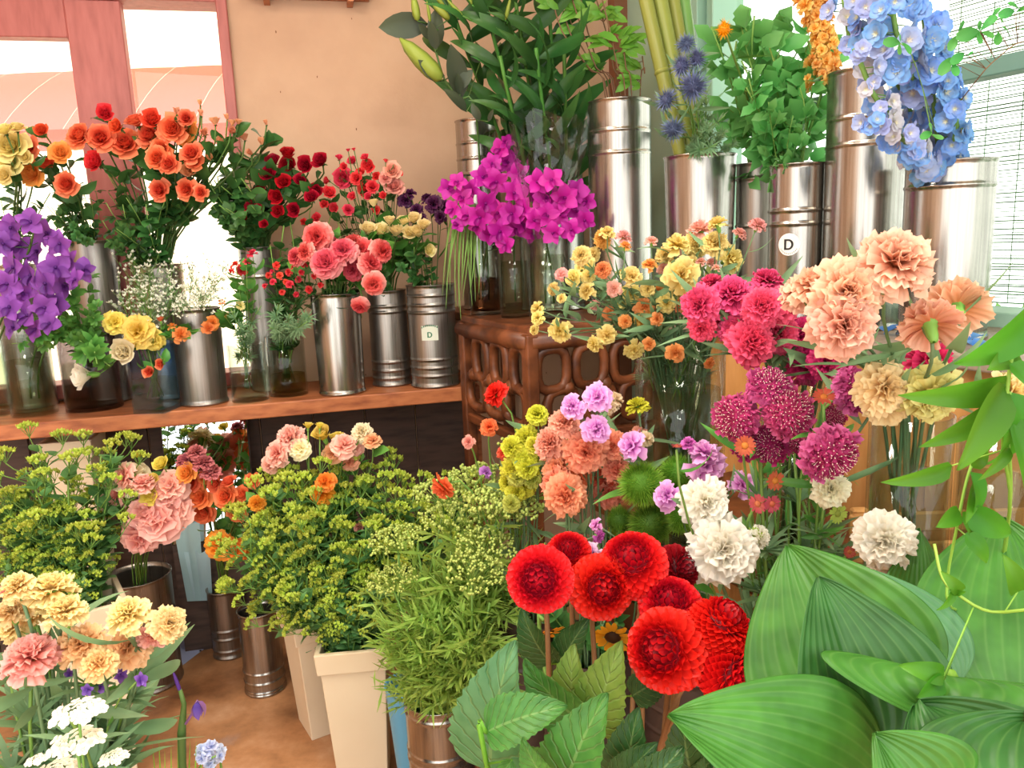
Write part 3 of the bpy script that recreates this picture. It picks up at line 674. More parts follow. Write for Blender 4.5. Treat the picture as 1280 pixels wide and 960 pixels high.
def m_pins(seed):
    R = random.Random(seed); mb = MB()
    for i in range(100):
        f = (i + .5) / 100; th = 1.2 * f ** .55; d = polar(th, i * GA); o = d * V3(.6, .6, .46) + V3(0, 0, -.15); e = o + (d + V3(*[R.uniform(-.3, .3) for _ in range(3)])) * .15
        tube(mb, [o, e], .007, 3, False); ball(mb, e, .019, 4, 3)
    return mb.mesh('pin')
def m_orchid(seed):
    R = random.Random(seed); mb = MB()
    for k, (az, L, Wd) in enumerate(((PI / 2, 1, .62), (PI / 2 + 1.15, .98, .85), (PI / 2 - 1.15, .98, .85), (PI / 2 + 2.4, .92, .6), (PI / 2 - 2.4, .92, .6))):
        d = polar(1.25 + R.uniform(-.12, .2), az); sheet(mb, (0, 0, 0), d, V3(0, 0, 1), L, Wd * R.uniform(.9, 1.15), P_OVAL, a0=.25, a1=-.45 + R.uniform(-.3, .3), cup=.15, ruf=.05, rn=1.3, ph=R.uniform(0, 6), nu=5, nv=4, pol=.8, r=R.random(), R=R)
    sheet(mb, (0, 0, .02), polar(.75, -PI / 2), V3(0, .6, .5), .6, .42, P_OBOV, a0=.3, a1=-1.0, cup=.8, nu=4, nv=4, pol=0., r=.2, R=R)
    ball(mb, (0, .05, .08), .11, 6, 4, .2, .0)
    return mb.mesh('orchid_bloom')
def m_floret(seed):
    R = random.Random(seed); mb = MB()
    for k in range(9):
        az = 2 * PI * k / 5 + (.3 if k > 4 else 0); L = 1 if k < 5 else .75
        sheet(mb, (0, 0, -.1 + .06 * (k > 4)), polar(1.15 - .25 * (k > 4) + R.uniform(-.1, .1), az), V3(0, 0, 1), L, .95 * L, P_OBOV, a0=.2, a1=-.3 + R.uniform(-.2, .2), cup=.2, ruf=.05, rn=1.4, ph=R.uniform(0, 6), nu=4, nv=3, pol=.9, r=R.random(), R=R)
    for k in range(6): sheet(mb, (0, 0, 0), polar(.5, k * 1.05), V3(0, 0, 1), .38, .16, P_OVAL, a1=-.5, nu=2, nv=2, pol=0., r=R.random(), R=R)
    return mb.mesh('delphinium_floret')
def m_spiky(seed, n=170, L=.5, w=.05, core=.55):
    R = random.Random(seed); mb = MB(); ball(mb, (0, 0, 0), core, 10, 8, 0, 0)
    for i in range(n):
        th = math.acos(1 - 1.9 * (i + .5) / n); d = polar(th, i * GA); d2 = nrm(d + V3(*[R.uniform(-.18, .18) for _ in range(3)]))
        sheet(mb, d * core * .85, d2, d[::-1] + .01, L * R.uniform(.7, 1.15), w, lambda u: 1 - u * .95, nu=2, nv=1, pol=.5, r=R.random(), R=R)
    return mb.mesh('spiky_head')
def m_daisy(seed, n=18, w=.3, core=.35, th=1.3):
    R = random.Random(seed); mb = MB(); 
    for i in range(n):
        az = 2 * PI * i / n + R.uniform(-.1, .1); sheet(mb, polar(1.5, az) * core * .7, polar(th + R.uniform(-.2, .2), az), V3(0, 0, 1), 1 - core * .7, w, P_OBOV, a0=.1, a1=-.3, nu=3, nv=2, pol=.9, r=R.random(), R=R)
    ball(mb, (0, 0, 0), core, 8, 5, 0, 0, sz=.5); return mb.mesh('daisy_bloom')
def veined(name, a, b_):
    if name in MATS: return MATS[name]
    m, nt, out = new_mat(name); L = nt.links.new; A = lambda k: N(nt, 'ShaderNodeAttribute', attribute_name=k).outputs['Fac']
    def ma(op, x, y, z=None):
        n = N(nt, 'ShaderNodeMath', operation=op)
        for i, q in enumerate((x, y, z)):
            if q is None: continue
            if isinstance(q, (int, float)): n.inputs[i].default_value = q
            else: L(q, n.inputs[i])
        return n.outputs[0]
    u, v = A('grad'), A('pol'); ph = ma('SUBTRACT', ma('MULTIPLY', u, 9.), ma('MULTIPLY', v, 2.4)); s = ma('COSINE', ma('MULTIPLY', ph, 2 * PI), None)
    side = ma('POWER', ma('MAXIMUM', s, 0.), 10.); mid = ma('LESS_THAN', v, .05); vein = ma('MAXIMUM', side, mid)
    oi = N(nt, 'ShaderNodeObjectInfo'); tc = N(nt, 'ShaderNodeTexCoord'); nz = N(nt, 'ShaderNodeTexNoise'); nz.inputs['Scale'].default_value = 6; L(tc.outputs['Object'], nz.inputs['Vector'])
    r = ramp(nt, nz.outputs['Fac'], [(.3, col(a)), (.7, col(b_))]); mx = N(nt, 'ShaderNodeMixRGB'); L(ma('MULTIPLY', vein, .3), mx.inputs[0]); L(r.outputs[0], mx.inputs[1]); mx.inputs[2].default_value = col('#a4c47c')
    bp_ = N(nt, 'ShaderNodeBump'); bp_.inputs['Strength'].default_value = .5; bp_.inputs['Distance'].default_value = .02; bp_.invert = True; L(side, bp_.inputs['Height'])
    p = N(nt, 'ShaderNodeBsdfPrincipled'); p.inputs['Roughness'].default_value = .45; L(mx.outputs[0], p.inputs['Base Color']); L(bp_.outputs[0], p.inputs['Normal'])
    t = N(nt, 'ShaderNodeBsdfTranslucent'); L(mx.outputs[0], t.inputs[0]); ms = N(nt, 'ShaderNodeMixShader'); ms.inputs[0].default_value = .35; L(p.outputs[0], ms.inputs[1]); L(t.outputs[0], ms.inputs[2]); L(ms.outputs[0], out.inputs[0]); MATS[name] = m; return m
def m_calyx():
    mb = MB(); lathe(mb, [(.05, -1.15), (.13, -1.1), (.19, -.85), (.20, -.55), (.26, -.38), (.34, -.28)], 8); return mb.mesh('calyx')
def m_sepals():
    mb = MB(); ball(mb, (0, 0, -.72), .17, 8, 5)
    for k in range(5): sheet(mb, (0, 0, -.66), polar(1.7, k * 1.257), V3(0, 0, 1), .5, .17, P_LANCE, a0=.2, a1=-.5, nu=3, nv=2)
    return mb.mesh('calyx')
def m_leaf(prof=P_OVAL, W=.45, a1=-.5, fold=.25, ruf=0., nu=6, nv=4, serr=0., seed=0):
    mb = MB(); R = random.Random(seed)
    sheet(mb, (0, 0, 0), (0, 0, 1), (0, 1, 0), 1., W, prof, a0=.25, a1=a1, fold=fold, ruf=ruf, rn=2, ph=1., nu=nu, nv=nv, serr=serr, r=R.random(), R=R); mb.p = [np.tile(np.abs(np.linspace(-1, 1, nv + 1)), nu + 1)]; return mb.mesh('leaf')
K_ = 4
CARN = [m_carnation(100 + i) for i in range(K_)]
CARNS = [m_carnation(120 + i, 24, .8, .12, nv=5) for i in range(K_)]
LISI = [m_carnation(140 + i, 30, 1.0, .08, nv=5) for i in range(3)]
ROSE = [m_rose(200 + i) for i in range(K_)]
ROSETTE = [m_carnation(220 + i, 46, .95, .06, nv=6, jag=.025) for i in range(3)]
BUD = [m_rose(240 + i, 9, .42, .8, .5) for i in range(2)]
HALF = [m_rose(250 + i, 18, .72, 1.05, .75) for i in range(3)]
DAHL = [m_dahlia(300 + i) for i in range(3)]
SCAB = [m_scab(320 + i) for i in range(3)]; PINS = [m_pins(330)]
ORCH = [m_orchid(340 + i) for i in range(4)]
FLOR = [m_floret(360 + i) for i in range(3)]
ERYN = [m_spiky(370 + i, 170, .68, .10, .40) for i in range(2)]
TRICK = [m_spiky(375 + i, 1000, .44, .05, .66) for i in range(2)]
DAISY = [m_daisy(380 + i) for i in range(2)]
SMALL = [m_carnation(390 + i, 14, .9, .08, nv=4) for i in range(3)]
CAL, SEP = m_calyx(), m_sepals()
L_ROSE = [m_leaf(P_OVAL, .55, -.5, .25, 0, 7, 4, .06, i) for i in range(2)]
L_LANCE = [m_leaf(P_LANCE, .16, -.7, .3), m_leaf(P_LANCE, .14, .6, .3)]
L_STRAP = [m_leaf(P_STRAP, .10, -1.4, .3, nu=8), m_leaf(P_STRAP, .10, -.6, .3, nu=8)]
L_LILY = [m_leaf(P_LANCE, .18, -.9, .25, .02, 8), m_leaf(P_LANCE, .2, -.3, .25, .02, 8), m_leaf(P_LANCE, .16, -1.5, .2, .02, 8)]
L_BIG = [m_leaf(P_HEART, .62, -.6, .18, .025, 12, 6, .07, 5), m_leaf(P_HEART, .55, -.3, .2, .02, 12, 6, .08, 6)]
L_VINE = [m_leaf(P_HEART, .50, -.7, .4, .03, 10, 4, 0, 7), m_leaf(P_HEART, .42, .5, .4, .03, 10, 4, 0, 8), m_leaf(P_HEART, .46, -1.2, .3, .03, 10, 4, 0, 9)]

DIRS = {'f': (0, -1, .25), 'u': (0, -.15, 1), 'uf': (0, -.55, .85), 'l': (-1, -.35, .3), 'r': (1, -.35, .3), 'ul': (-.6, -.3, .8), 'ur': (.6, -.3, .8),
        'lf': (-.7, -.8, .3), 'rf': (.7, -.8, .3), 'd': (0, -.5, -.8), 'b': (.1, .75, .55), 'dl': (-.8, -.3, -.5), 'dr': (.8, -.3, -.4), 'fd': (0, -1, -.3), 'lfd': (-.6, -.8, -.2), 'rfd': (.6, -.8, -.25)}
VIEW = {'d': 'nodding ', 'b': 'turned away ', 'dl': 'drooping ', 'dr': 'drooping '}
ORD = ['first', 'second', 'third', 'fourth', 'fifth', 'sixth', 'seventh', 'eighth', 'ninth', 'tenth', 'eleventh', 'twelfth']
def align(d, spin=0.):
    q = Vector((0, 0, 1)).rotation_difference(Vector(d).normalized()); return q @ Quaternion((0, 0, 1), spin)
def flower(name, label, cat, group, base, head, d, R, mesh, mat, smat, srad=.0025, cal=None, cmat=None, leaves=(), lmat=None, extra=(), sag=.25, seed=0, rim=None):
    """a cut flower: root at the lower end of its stem; stem, bloom, calyx and leaves as parts"""
    R_ = random.Random(seed); base = Vector(base); head = Vector(head); d = Vector(d).normalized()
    t = thing(name, label, cat, base, group)
    h = head - base; ln = h.length; c1 = Vector((h.x * .25, h.y * .25, h.z * .45 + ln * .05)); tail = h - d * (R * .62)
    c2 = tail - d * min(ln * .22, .12) - Vector((0, 0, .03))
    if rim is not None:
        q = Vector(rim) - base; v = tail - q; u_ = (q.normalized() + Vector((0, 0, .4))).normalized()
        pts = [V3(0, 0, 0), np.array(q * .5)] + bez(q, q + u_ * v.length * .35, tail - d * min(v.length * .3, .10) - Vector((0, 0, .02)), tail, 7)
    else: pts = bez((0, 0, 0), c1, c2, tail, 9)
    mb = MB(); tube(mb, pts, [srad * 1.15] * 4 + [srad] * 6, 5); obj('stem', mb.mesh('stem', smat), t)
    M = Matrix.LocRotScale(h, align(d, R_.uniform(0, 6.28)), Vector((R,) * 3) * 1.0)
    obj('bloom', mesh, t, mat, M=M)
    if cal: obj('calyx', cal, t, cmat or CALYX, M=M)
    for nm, me, mt_ in extra: obj(nm, me, t, mt_, M=M)
    for (frac, lm, L_) in leaves:
        k = frac * 9; i = int(k); p = Vector(pts[i]).lerp(Vector(pts[min(i + 1, 9)]), k - i)
        a = R_.uniform(0, 6.28); dd = Vector((math.cos(a), math.sin(a) - .3, R_.uniform(.1, .8)))
        obj('leaf', lm, t, lmat or GREEN, M=Matrix.LocRotScale(p, align(dd, R_.uniform(0, 6.28)), Vector((L_,) * 3)))
    return t
SEED = [1000]
def rows_of(items):
    n = len(items); k = 1 if n <= 7 else 2 if n <= 14 else 3 if n <= 24 else 4 if n <= 36 else max(4, round(n / 9))
    idx = sorted(range(n), key=lambda i: items[i][1]); out = {}
    per = math.ceil(n / k)
    names = {1: [''], 2: ['upper', 'lower'], 3: ['top', 'middle', 'bottom']}.get(k, ['top'] + [ORD[i] for i in range(1, k - 1)] + ['bottom'])
    for r in range(k):
        row = sorted(idx[r * per:(r + 1) * per], key=lambda i: items[i][0])
        for j, i in enumerate(row): out[i] = (names[r], j)
    return out
def bunch(noun, name, group, end, depth, ves, data, meshes, pal, smat=STEMG, srad=.0022, cal=None, cmat=None, leaf=None, lmat=None, nleaf=0, lsize=.06, cat='flower', extra=(), size=1.0, base_spread=.6, place='', jit=.25, dj=.03):
    """data: 'px py diameter direction [colour] [depth change]' per flower; ves: vessel key(s)"""
    items = []
    for ln in data.strip().replace(';', '\n').split('\n'):
        q = ln.split()
        if not q: continue
        items.append((float(q[0]), float(q[1]), float(q[2]), q[3], q[4] if len(q) > 4 else '0', float(q[5]) if len(q) > 5 else 0.))
    rows = rows_of(items); mean = sum(i[2] for i in items) / len(items); names = sorted(pal)
    ves = ves if isinstance(ves, (list, tuple)) else [ves]
    for i, (x, y, dia, dc, ck, dz) in enumerate(items):
        SEED[0] += 1; R = random.Random(SEED[0])
        d = depth + dz + R.uniform(-dj, dj); p = at(x, y, d)
        rad = dia / 2 * (p - Vector((0, 0, H))).length / F * size
        vv = min((VES[k] for k in ves), key=lambda v: abs(v[0].x - p.x)) if len(ves) > 1 else VES[ves[0]]
        pos, vr, vh = vv; a = R.uniform(0, 6.28); rr = vr * base_spread * math.sqrt(R.random())
        off = Vector((p.x - pos.x, p.y - pos.y, 0)); off = off.normalized() * min(off.length, vr * .75)
        base = pos + Vector((math.cos(a) * rr * .5 - off.x * .45, math.sin(a) * rr * .5 - off.y * .45, min(.05, vh * .2)))
        uo = Vector((p.x - pos.x, p.y - pos.y, 0)); uo = uo.normalized() * min(uo.length, vr * .72) if uo.length > 1e-4 else uo
        rim = pos + uo + Vector((R.uniform(-.15, .15) * vr, R.uniform(-.15, .15) * vr, vh + .004))
        D = Vector(DIRS[dc]).normalized() + Vector([R.uniform(-jit, jit) for _ in range(3)])
        cname, mat, ms = pal[ck]
        row, j = rows[i]; sz = 'large ' if dia > 1.35 * mean else 'small ' if dia < .66 * mean else ''
        lab = f"{sz}{VIEW.get(dc, '')}{cname} {noun}, {ORD[min(j, 11)]} from {end}" + (f" in the {row} row" if row else '') + place
        n_l = nleaf; lv = [(R.uniform(.42, .95), R.choice(leaf), lsize * R.uniform(.7, 1.2)) for _ in range(n_l)] if leaf else ()
        mm_ = R.choice(ms or meshes)
        flower(name, lab, cat, group, base, p, D, rad, mm_, mat, smat, srad, cal, cmat, lv, lmat, extra, seed=SEED[0], rim=rim)

# ---- sprigs: whole stems of foliage built at unit length along +Z, then copied
def sprig_parts(kind, seed):
    R = random.Random(seed); parts = []; stem, leafs, heads = MB(), MB(), []
    rd = lambda a: V3(*[R.uniform(-a, a) for _ in range(3)])
    if kind == 'bupleurum':
        main = bez((0, 0, 0), (.02, 0, .3), rd(.05) + V3(0, 0, .6), rd(.06) + V3(0, 0, .92), 8); tube(stem, main, [.007] * 5 + [.005] * 4, 4)
        for b in range(7):
            t = .42 + .56 * b / 6; p = np.asarray(main[int(t * 8)]); a = b * GA; e = p + V3(math.cos(a) * .15, math.sin(a) * .15, .10 + .06 * R.random()) * R.uniform(.6, 1.35)
            tube(stem, bez(p, p + V3(0, 0, .06), e - V3(0, 0, .04), e, 4), .0035, 3)
            sheet(leafs, p, polar(1.0, a + .5), (0, 0, 1), .13, .075, P_HEART, a1=-.4, fold=.2, nu=4, nv=2, r=R.random())
            sheet(leafs, (p + e) / 2, polar(1.0, a + 2.5), (0, 0, 1), .10, .06, P_HEART, a1=-.4, fold=.2, nu=4, nv=2, r=R.random())
            h = MB()
            for k in range(7):
                dd = polar(.75 * math.sqrt(k / 6.), k * GA); c = e + dd * .062; tube(stem, [e, c], .002, 3, False)
                for q in range(5): sheet(h, c, nrm(polar(1.05, q * 1.257 + k) + dd * .5), (0, 0, 1), .030, .022, P_OVAL, a1=.3, nu=2, nv=2, r=R.random())
                ball(h, c + dd * .008, .010, 5, 3, 1.)
            heads.append(h)
        for k in range(14):
            z = R.uniform(.1, .75); sheet(leafs, main[int(z * 8)], polar(R.uniform(.7, 1.4), k * GA), (0, 0, 1), R.uniform(.09, .15), .07, P_OVAL, a1=-.5, fold=.2, nu=4, nv=2, r=R.random())
        parts = [('stem', stem, STEMG, None), ('leaves', leafs, petal('bupleurum_leaf', '#64985a', '#84b878', .45, .5, .25), 'stuff')] + [('flower_head', h, petal('bupleurum_flower', '#b8d24c', '#dcea6c', .45, .5, .2), None) for h in heads]
    elif kind in ('ammi', 'umbel'):
        main = bez((0, 0, 0), rd(.06) + V3(0, 0, .3), rd(.1) + V3(0, 0, .6), rd(.10) + V3(0, 0, .9), 8); tube(stem, main, [.008] * 5 + [.006] * 4, 4)
        for k in range(22 if kind == 'ammi' else 7):
            z = R.uniform(.30, .98); p = np.asarray(main[int(z * 8)]); a = k * GA; e = p + polar(R.uniform(.4, 1.25), a) * R.uniform(.12, .28)
            tube(leafs, [p, e], .0025, 3, False)
            for q in range(9):
                b = p + (e - p) * R.uniform(.25, 1); sheet(leafs, b, nrm(e - p) + rd(.9), rd(1), R.uniform(.07, .15), .017, P_LANCE, a1=R.uniform(-.6, .6), nu=2, nv=1, r=R.random())
        for b in range(0 if kind == 'ammi' else 1):
            h = MB(); e = V3(*main[-1]) + (V3(0, 0, .03) if b == 0 else polar(.8, R.uniform(0, 6)) * .16)
            tube(stem, [main[-1 if b == 0 else -3], e], .005, 4)
            for k in range(34):
                dd = polar(1.05 * math.sqrt((k + .5) / 34), k * GA); c = e + dd * V3(.16, .16, .10); tube(h, [e - V3(0, 0, .01), c], .0015, 3, False)
                for q in range(6): ball(h, c + rd(.014), .0075, 4, 3, 1.)
            heads.append(h)
        parts = [('stem', stem, STEMG, None), ('leaves', leafs, petal('feathery_leaf', '#98bc54', '#b4d268', .4, .5, .22), 'stuff')] + [('umbel', h, petal('umbel_green', '#8cac48', '#bccc6c', .2, .6, .1), None) for h in heads]
    elif kind == 'gyps':
        main = bez((0, 0, 0), (0, 0, .3), rd(.05) + V3(0, 0, .55), rd(.1) + V3(0, 0, .8), 6); tube(stem, main, .005, 3); h = MB()
        for k in range(26):
            p = np.asarray(main[R.randint(3, 6)]); e = p + polar(R.uniform(.1, 1.2), k * GA) * R.uniform(.1, .26); tube(stem, [p, e], .002, 3, False)
            for q in range(4): sheet(h, e, polar(R.uniform(.3, 1.2), q * 1.57), (0, 0, 1), .035, .022, P_OVAL, nu=2, nv=1, r=R.random())
            sheet(leafs, (p + e) / 2, polar(.8, k * 1.1), (0, 0, 1), .07, .016, P_LANCE, nu=2, nv=1, r=R.random())
        parts = [('stem', stem, STEMG, None), ('leaves', leafs, BLUEGREEN, 'stuff'), ('flowers', h, petal('white_filler', '#dfe6d2', '#f6f4ec', .3, .6, .06), 'stuff')]
    elif kind in ('leafy', 'leafy_small', 'thistle_green', 'dark_leafy'):
        main = bez((0, 0, 0), rd(.06) + V3(0, 0, .3), rd(.1) + V3(0, 0, .6), rd(.12) + V3(0, 0, .98), 8); tube(stem, main, [.008] * 5 + [.005] * 4, 4)
        n = {'leafy': 8, 'leafy_small': 30, 'thistle_green': 26, 'dark_leafy': 22}[kind]
        for k in range(n):
            z = R.uniform(.18, 1); p = np.asarray(main[min(8, int(z * 8))]); a = k * GA
            if kind == 'leafy':
                e = p + polar(.8, a) * .08; tube(stem, [p, e], .003, 3, False)
                for q in (-.7, 0, .7): sheet(leafs, e, polar(R.uniform(.5, 1.9), a + q) + rd(.3), rd(1) + V3(0, -.5, .5), R.uniform(.11, .19), .085, P_OVAL, a1=-.5, fold=.25, ruf=.05, nu=5, nv=2, serr=.15, r=R.random())
            elif kind == 'thistle_green':
                for q in range(5): sheet(leafs, p, nrm(polar(R.uniform(.5, 1.4), a + q * .5)), (0, 0, 1), R.uniform(.08, .17), .02, P_LANCE, a1=-.3, nu=3, nv=1, r=R.random())
            else:
                sheet(leafs, p, polar(R.uniform(.6, 1.3), a), (0, 0, 1), R.uniform(.09, .15), .055 if kind == 'leafy_small' else .085, P_OVAL, a1=-.5, fold=.2, nu=4, nv=2, r=R.random())
        lm = {'leafy': petal('bright_leaf', '#66b05c', '#84cc78', .5, .4, .2), 'leafy_small': GREEN, 'thistle_green': BLUEGREEN, 'dark_leafy': DKGREEN}[kind]
        parts = [('stem', stem, STEMG, None), ('leaves', leafs, lm, 'stuff')]
    out = []
    for nm, b, mt_, kd in parts: out.append((nm, b.mesh(nm, mt_), kd))
    return out
SPR = {k: [sprig_parts(k, 500 + 10 * i + j) for j in range(n)] for i, (k, n) in enumerate((('bupleurum', 6), ('ammi', 5), ('gyps', 3), ('leafy', 3), ('leafy_small', 3), ('thistle_green', 2), ('dark_leafy', 3), ('umbel', 3)))}
def sprig(kind, name, label, group, base, head, cat='foliage stem', mat=None, minlen=0):
    SEED[0] += 1; R = random.Random(SEED[0]); base = Vector(base); head = Vector(head); v = head - base
    t = thing(name, label, cat, base, group); t.rotation_mode = 'QUATERNION'; t.rotation_quaternion = align(v, R.uniform(0, 6.28)); t.scale = (v.length,) * 3
    for nm, me, kd in R.choice(SPR[kind]):
        o = obj(nm, me, t)
        if kd: o['kind'] = kd
    return t
def inpoly(x, y, P):
    c = False
    for i in range(len(P)):
        (x1, y1), (x2, y2) = P[i], P[i - 1]
        if (y1 > y) != (y2 > y) and x < (x2 - x1) * (y - y1) / (y2 - y1) + x1: c = not c
    return c
def mass(kind, name, label, group, n, poly, d0, d1, ves, seed, cat='foliage', end=None):
    items = []; R = random.Random(seed); xs = [p[0] for p in poly]; ys = [p[1] for p in poly]; k = 0; tries = 0; pts = []
    while k < n and tries < 20000:
        tries += 1; x, y = R.uniform(min(xs), max(xs)), R.uniform(min(ys), max(ys))
        if not inpoly(x, y, poly): continue
        if any((x - a) ** 2 + (y - b) ** 2 < (min(abs(max(xs) - min(xs)), 600) / (1.9 * math.sqrt(n))) ** 2 for a, b in pts) and tries < 3000: continue
        pts.append((x, y)); f = (y - min(ys)) / (max(ys) - min(ys)); d = d1 + (d0 - d1) * f + R.uniform(-.05, .05)
        vs = ves if isinstance(ves, list) else [ves]; p = at(x, y, d); pos, vr, vh = min((VES[v] for v in vs), key=lambda v: abs(v[0].x - p.x) + abs(v[0].y - p.y))
        uo = Vector((p.x - pos.x, p.y - pos.y, 0)); uo = uo.normalized() * min(uo.length, vr * .7)
        rim = pos + uo + Vector((R.uniform(-.3, .3) * vr, R.uniform(-.3, .3) * vr, vh + .006)); v = (p - rim).normalized()
        b = rim - v * (.10 if v.z > .5 else .0); items.append((x, y, b, p)); k += 1
    rows = rows_of(items) if end else None
    for i, (x, y, b, p) in enumerate(items):
        lab = label
        if end: row, j = rows[i]; lab = f"{label}, {ORD[min(j, 11)]} from {end}" + (f", {row} row" if row else '')
        sprig(kind, name, lab, group, b, p, cat)
# ------------------------------------------------------------------ flower data
P = petal
M_OR = P('rose_orange', '#a82418', '#f49468', .35, .5, .12, 'pol', '#e05236', hue=.006); M_RO = P('rose_red_orange', '#c82a24', '#e84e3a', .35, .5, .12, 'pol')
M_YO = P('rose_orange_yellow', '#e07a2c', '#f0a058', .35, .5, .1, 'pol'); M_PB = P('rose_peach_bud', '#d88858', '#eab088', .35, .5, .12, 'pol')
M_PY = P('rose_pale_yellow', '#e0c860', '#f2e4a0', .35, .5, .08, 'pol')
M_DR = P('rose_dark_red', '#7c0a1c', '#b8142a', .25, .45, .18, 'pol', hue=.004); M_SR = P('rose_spray_red', '#d01830', '#f04a50', .3, .5, .12, 'pol')
M_PK = P('rose_pale_pink', '#e08078', '#f0b0a0', .35, .5, .1, 'pol'); M_CR = P('rose_cream', '#e2cc70', '#f4e6ac', .35, .5, .08, 'pol')
M_CO = P('rose_coral', '#bc2840', '#fab4ac', .35, .5, .08, 'pol', '#ec6468'); M_DP = P('dark_purple', '#2c1030', '#5c2450', .2, .5, .2)
bunch('rose', 'rose', 'orange roses by the door', 'the shelf end', 2.45, ['bk1', 'bk3', 'bk4'], """
131 141 24 f r;51 162 19 f r;32 182 26 f;97 167 30 f;125 170 30 f;145 157 22 f r;155 177 34 f;168 148 26 uf;190 148 30 f r;185 167 30 f
200 185 26 f;215 160 32 f;230 165 30 f o;221 138 17 u p;232 147 20 f;250 127 12 u p;251 140 14 u p;268 150 16 u p;255 165 20 f p
290 163 20 f p;283 145 13 u p;290 152 12 u p;298 151 12 u p;275 175 18 f p;238 190 26 f;195 197 28 f;210 204 24 f;242 200 22 f;262 196 18 f p
235 214 22 f p;117 202 28 f r;82 229 26 f;37 216 28 f o;198 237 24 f;232 236 24 f;250 240 18 f;332 152 12 u p .12;326 175 17 u p .12;335 168 11 u p .12
305 170 15 u p .05;312 190 16 f p .05;75 190 24 f o;60 205 20 f r""", ROSE, {'0': ('orange', M_OR, None), 'r': ('red orange', M_RO, HALF), 'o': ('yellowish orange', M_YO, None), 'p': ('peach', M_PB, BUD + HALF)}, STEMD, .0026, SEP, DKGREEN, L_ROSE, DKGREEN, 5, .075)
bunch('rose', 'rose', 'pale yellow roses', 'the shelf end', 2.38, 'bk4', "11 180 34 f;10 200 28 f;21 157 18 uf;3 160 20 uf;4 218 20 f;30 196 16 f", ROSE, {'0': ('pale yellow', M_PY, None)}, STEMD, .0026, SEP, DKGREEN, L_ROSE, DKGREEN, 3, .07, place=' of the corner cluster')
bunch('rose', 'rose', 'dark red roses', 'the orange roses', 2.62, 'bk2', """
360 190 24 uf;341 199 22 uf;360 206 26 f;381 206 26 f;400 200 26 f;335 217 24 f;355 227 24 f;395 238 22 f;345 245 24 f;390 246 22 f
367 262 22 f;347 264 20 f;322 262 18 f;312 257 20 lf;303 271 17 lf;325 238 20 f;375 225 20 f;330 280 14 f""", HALF, {'0': ('dark red', M_DR, None)}, STEMD, .0026, SEP, DKGREEN, L_ROSE, DKGREEN, 5, .08)
bunch('spray rose', 'spray_rose', 'small red spray roses', 'the dark red roses', 2.66, 'r1', """
424 196 12 uf;440 201 15 f;460 207 22 f;456 196 13 uf;427 222 24 f;412 240 22 f;455 235 20 f;465 232 16 f;482 200 8 u;435 187 7 u;442 186 7 u;499 217 11 f
417 260 16 f;435 261 14 f;460 245 13 f;479 244 13 f;395 272 15 f;379 277 11 f;470 262 11 f;445 222 16 f;470 220 14 f;440 245 15 f;405 255 14 f;490 212 22 f p;492 231 24 f p;482 222 16 f p;450 215 14 f;430 208 13 f;408 226 12 lf""", HALF + ROSE[:1], {'0': ('red', M_SR, None), 'p': ('pale pink', M_PK, ROSE)}, STEMD, .0016, SEP, DKGREEN, L_ROSE, DKGREEN, 3, .05)
bunch('carnation', 'dark_carnation', 'dark purple carnations', 'the red spray roses', 2.68, 'r2', "506 250 20 f;520 261 18 f;541 254 25 f;533 246 18 uf;550 270 17 f;556 256 16 f;512 240 16 uf;527 272 16 f", CARNS, {'0': ('dark purple', M_DP, None)}, STEMD, .0016, CAL, STEMD, L_LANCE, GREEN, 2, .06)
bunch('rose', 'rose', 'cream roses', 'the coral roses', 2.56, 'r1', "466 252 15 u;460 285 22 uf;476 287 24 uf;495 286 23 uf;504 275 18 uf;517 272 20 uf;522 288 22 uf;512 290 20 f;530 280 18 uf;537 312 18 rf;487 274 16 u", HALF, {'0': ('cream', M_CR, None)}, STEMD, .0024, SEP, DKGREEN, L_ROSE, GREEN, 3, .08, size=1.2)
bunch('garden rose', 'garden_rose', 'coral pink garden roses', 'the small red blossoms', 2.42, 'sm', """
394 296 38 f 0 -.02;406 326 40 f 0 -.06;427 311 35 f 0 -.03;379 315 25 lf;367 320 24 lf;452 312 33 f;466 327 32 rf 0 -.03;480 314 31 rf;440 338 28 fd d -.02;467 356 30 fd 0 -.05;449 385 24 d 0 -.05;412 300 26 u d .04;440 300 26 uf d .04""", ROSETTE, {'0': ('coral pink', M_CO, None), 'd': ('deeper coral', P('rose_deep_coral', '#b82c40', '#e06468', .35, .5, .08, 'pol'), None)}, STEMD, .0028, SEP, DKGREEN, L_ROSE, GREEN, 3, .08)
bunch('wax flower', 'small_red_flower', 'small red blossoms', 'the glass jar', 2.5, 'g2', """
335 344 9 f;349 344 10 f;360 340 10 f;345 331 11 f;362 355 11 f;372 349 9 f;386 362 10 f;400 356 8 f;341 352 9 f;380 330 10 f;352 365 8 f;370 368 8 f;330 357 8 lf;392 345 8 f;357 352 8 f;366 333 8 u;376 340 8 f;340 338 7 u""", SMALL, {'0': ('small red', M_SR, None)}, STEMD, .0013, None, None, L_LANCE, DKGREEN, 5, .05)
bunch('wax flower', 'small_red_flower', 'small red blossoms by the jar', 'the white filler', 2.48, 'g1', "302 337 15 f;294 329 12 u;315 315 14 u;288 338 10 lf;308 326 10 u;300 382 13 rf y;277 376 10 u o;283 395 9 f o", SMALL, {'0': ('bright red', M_SR, None), 'y': ('yellow', M_PY, DAISY), 'o': ('orange', M_YO, None)}, STEMG, .0014, None, None, L_ROSE, GREEN, 5, .055)
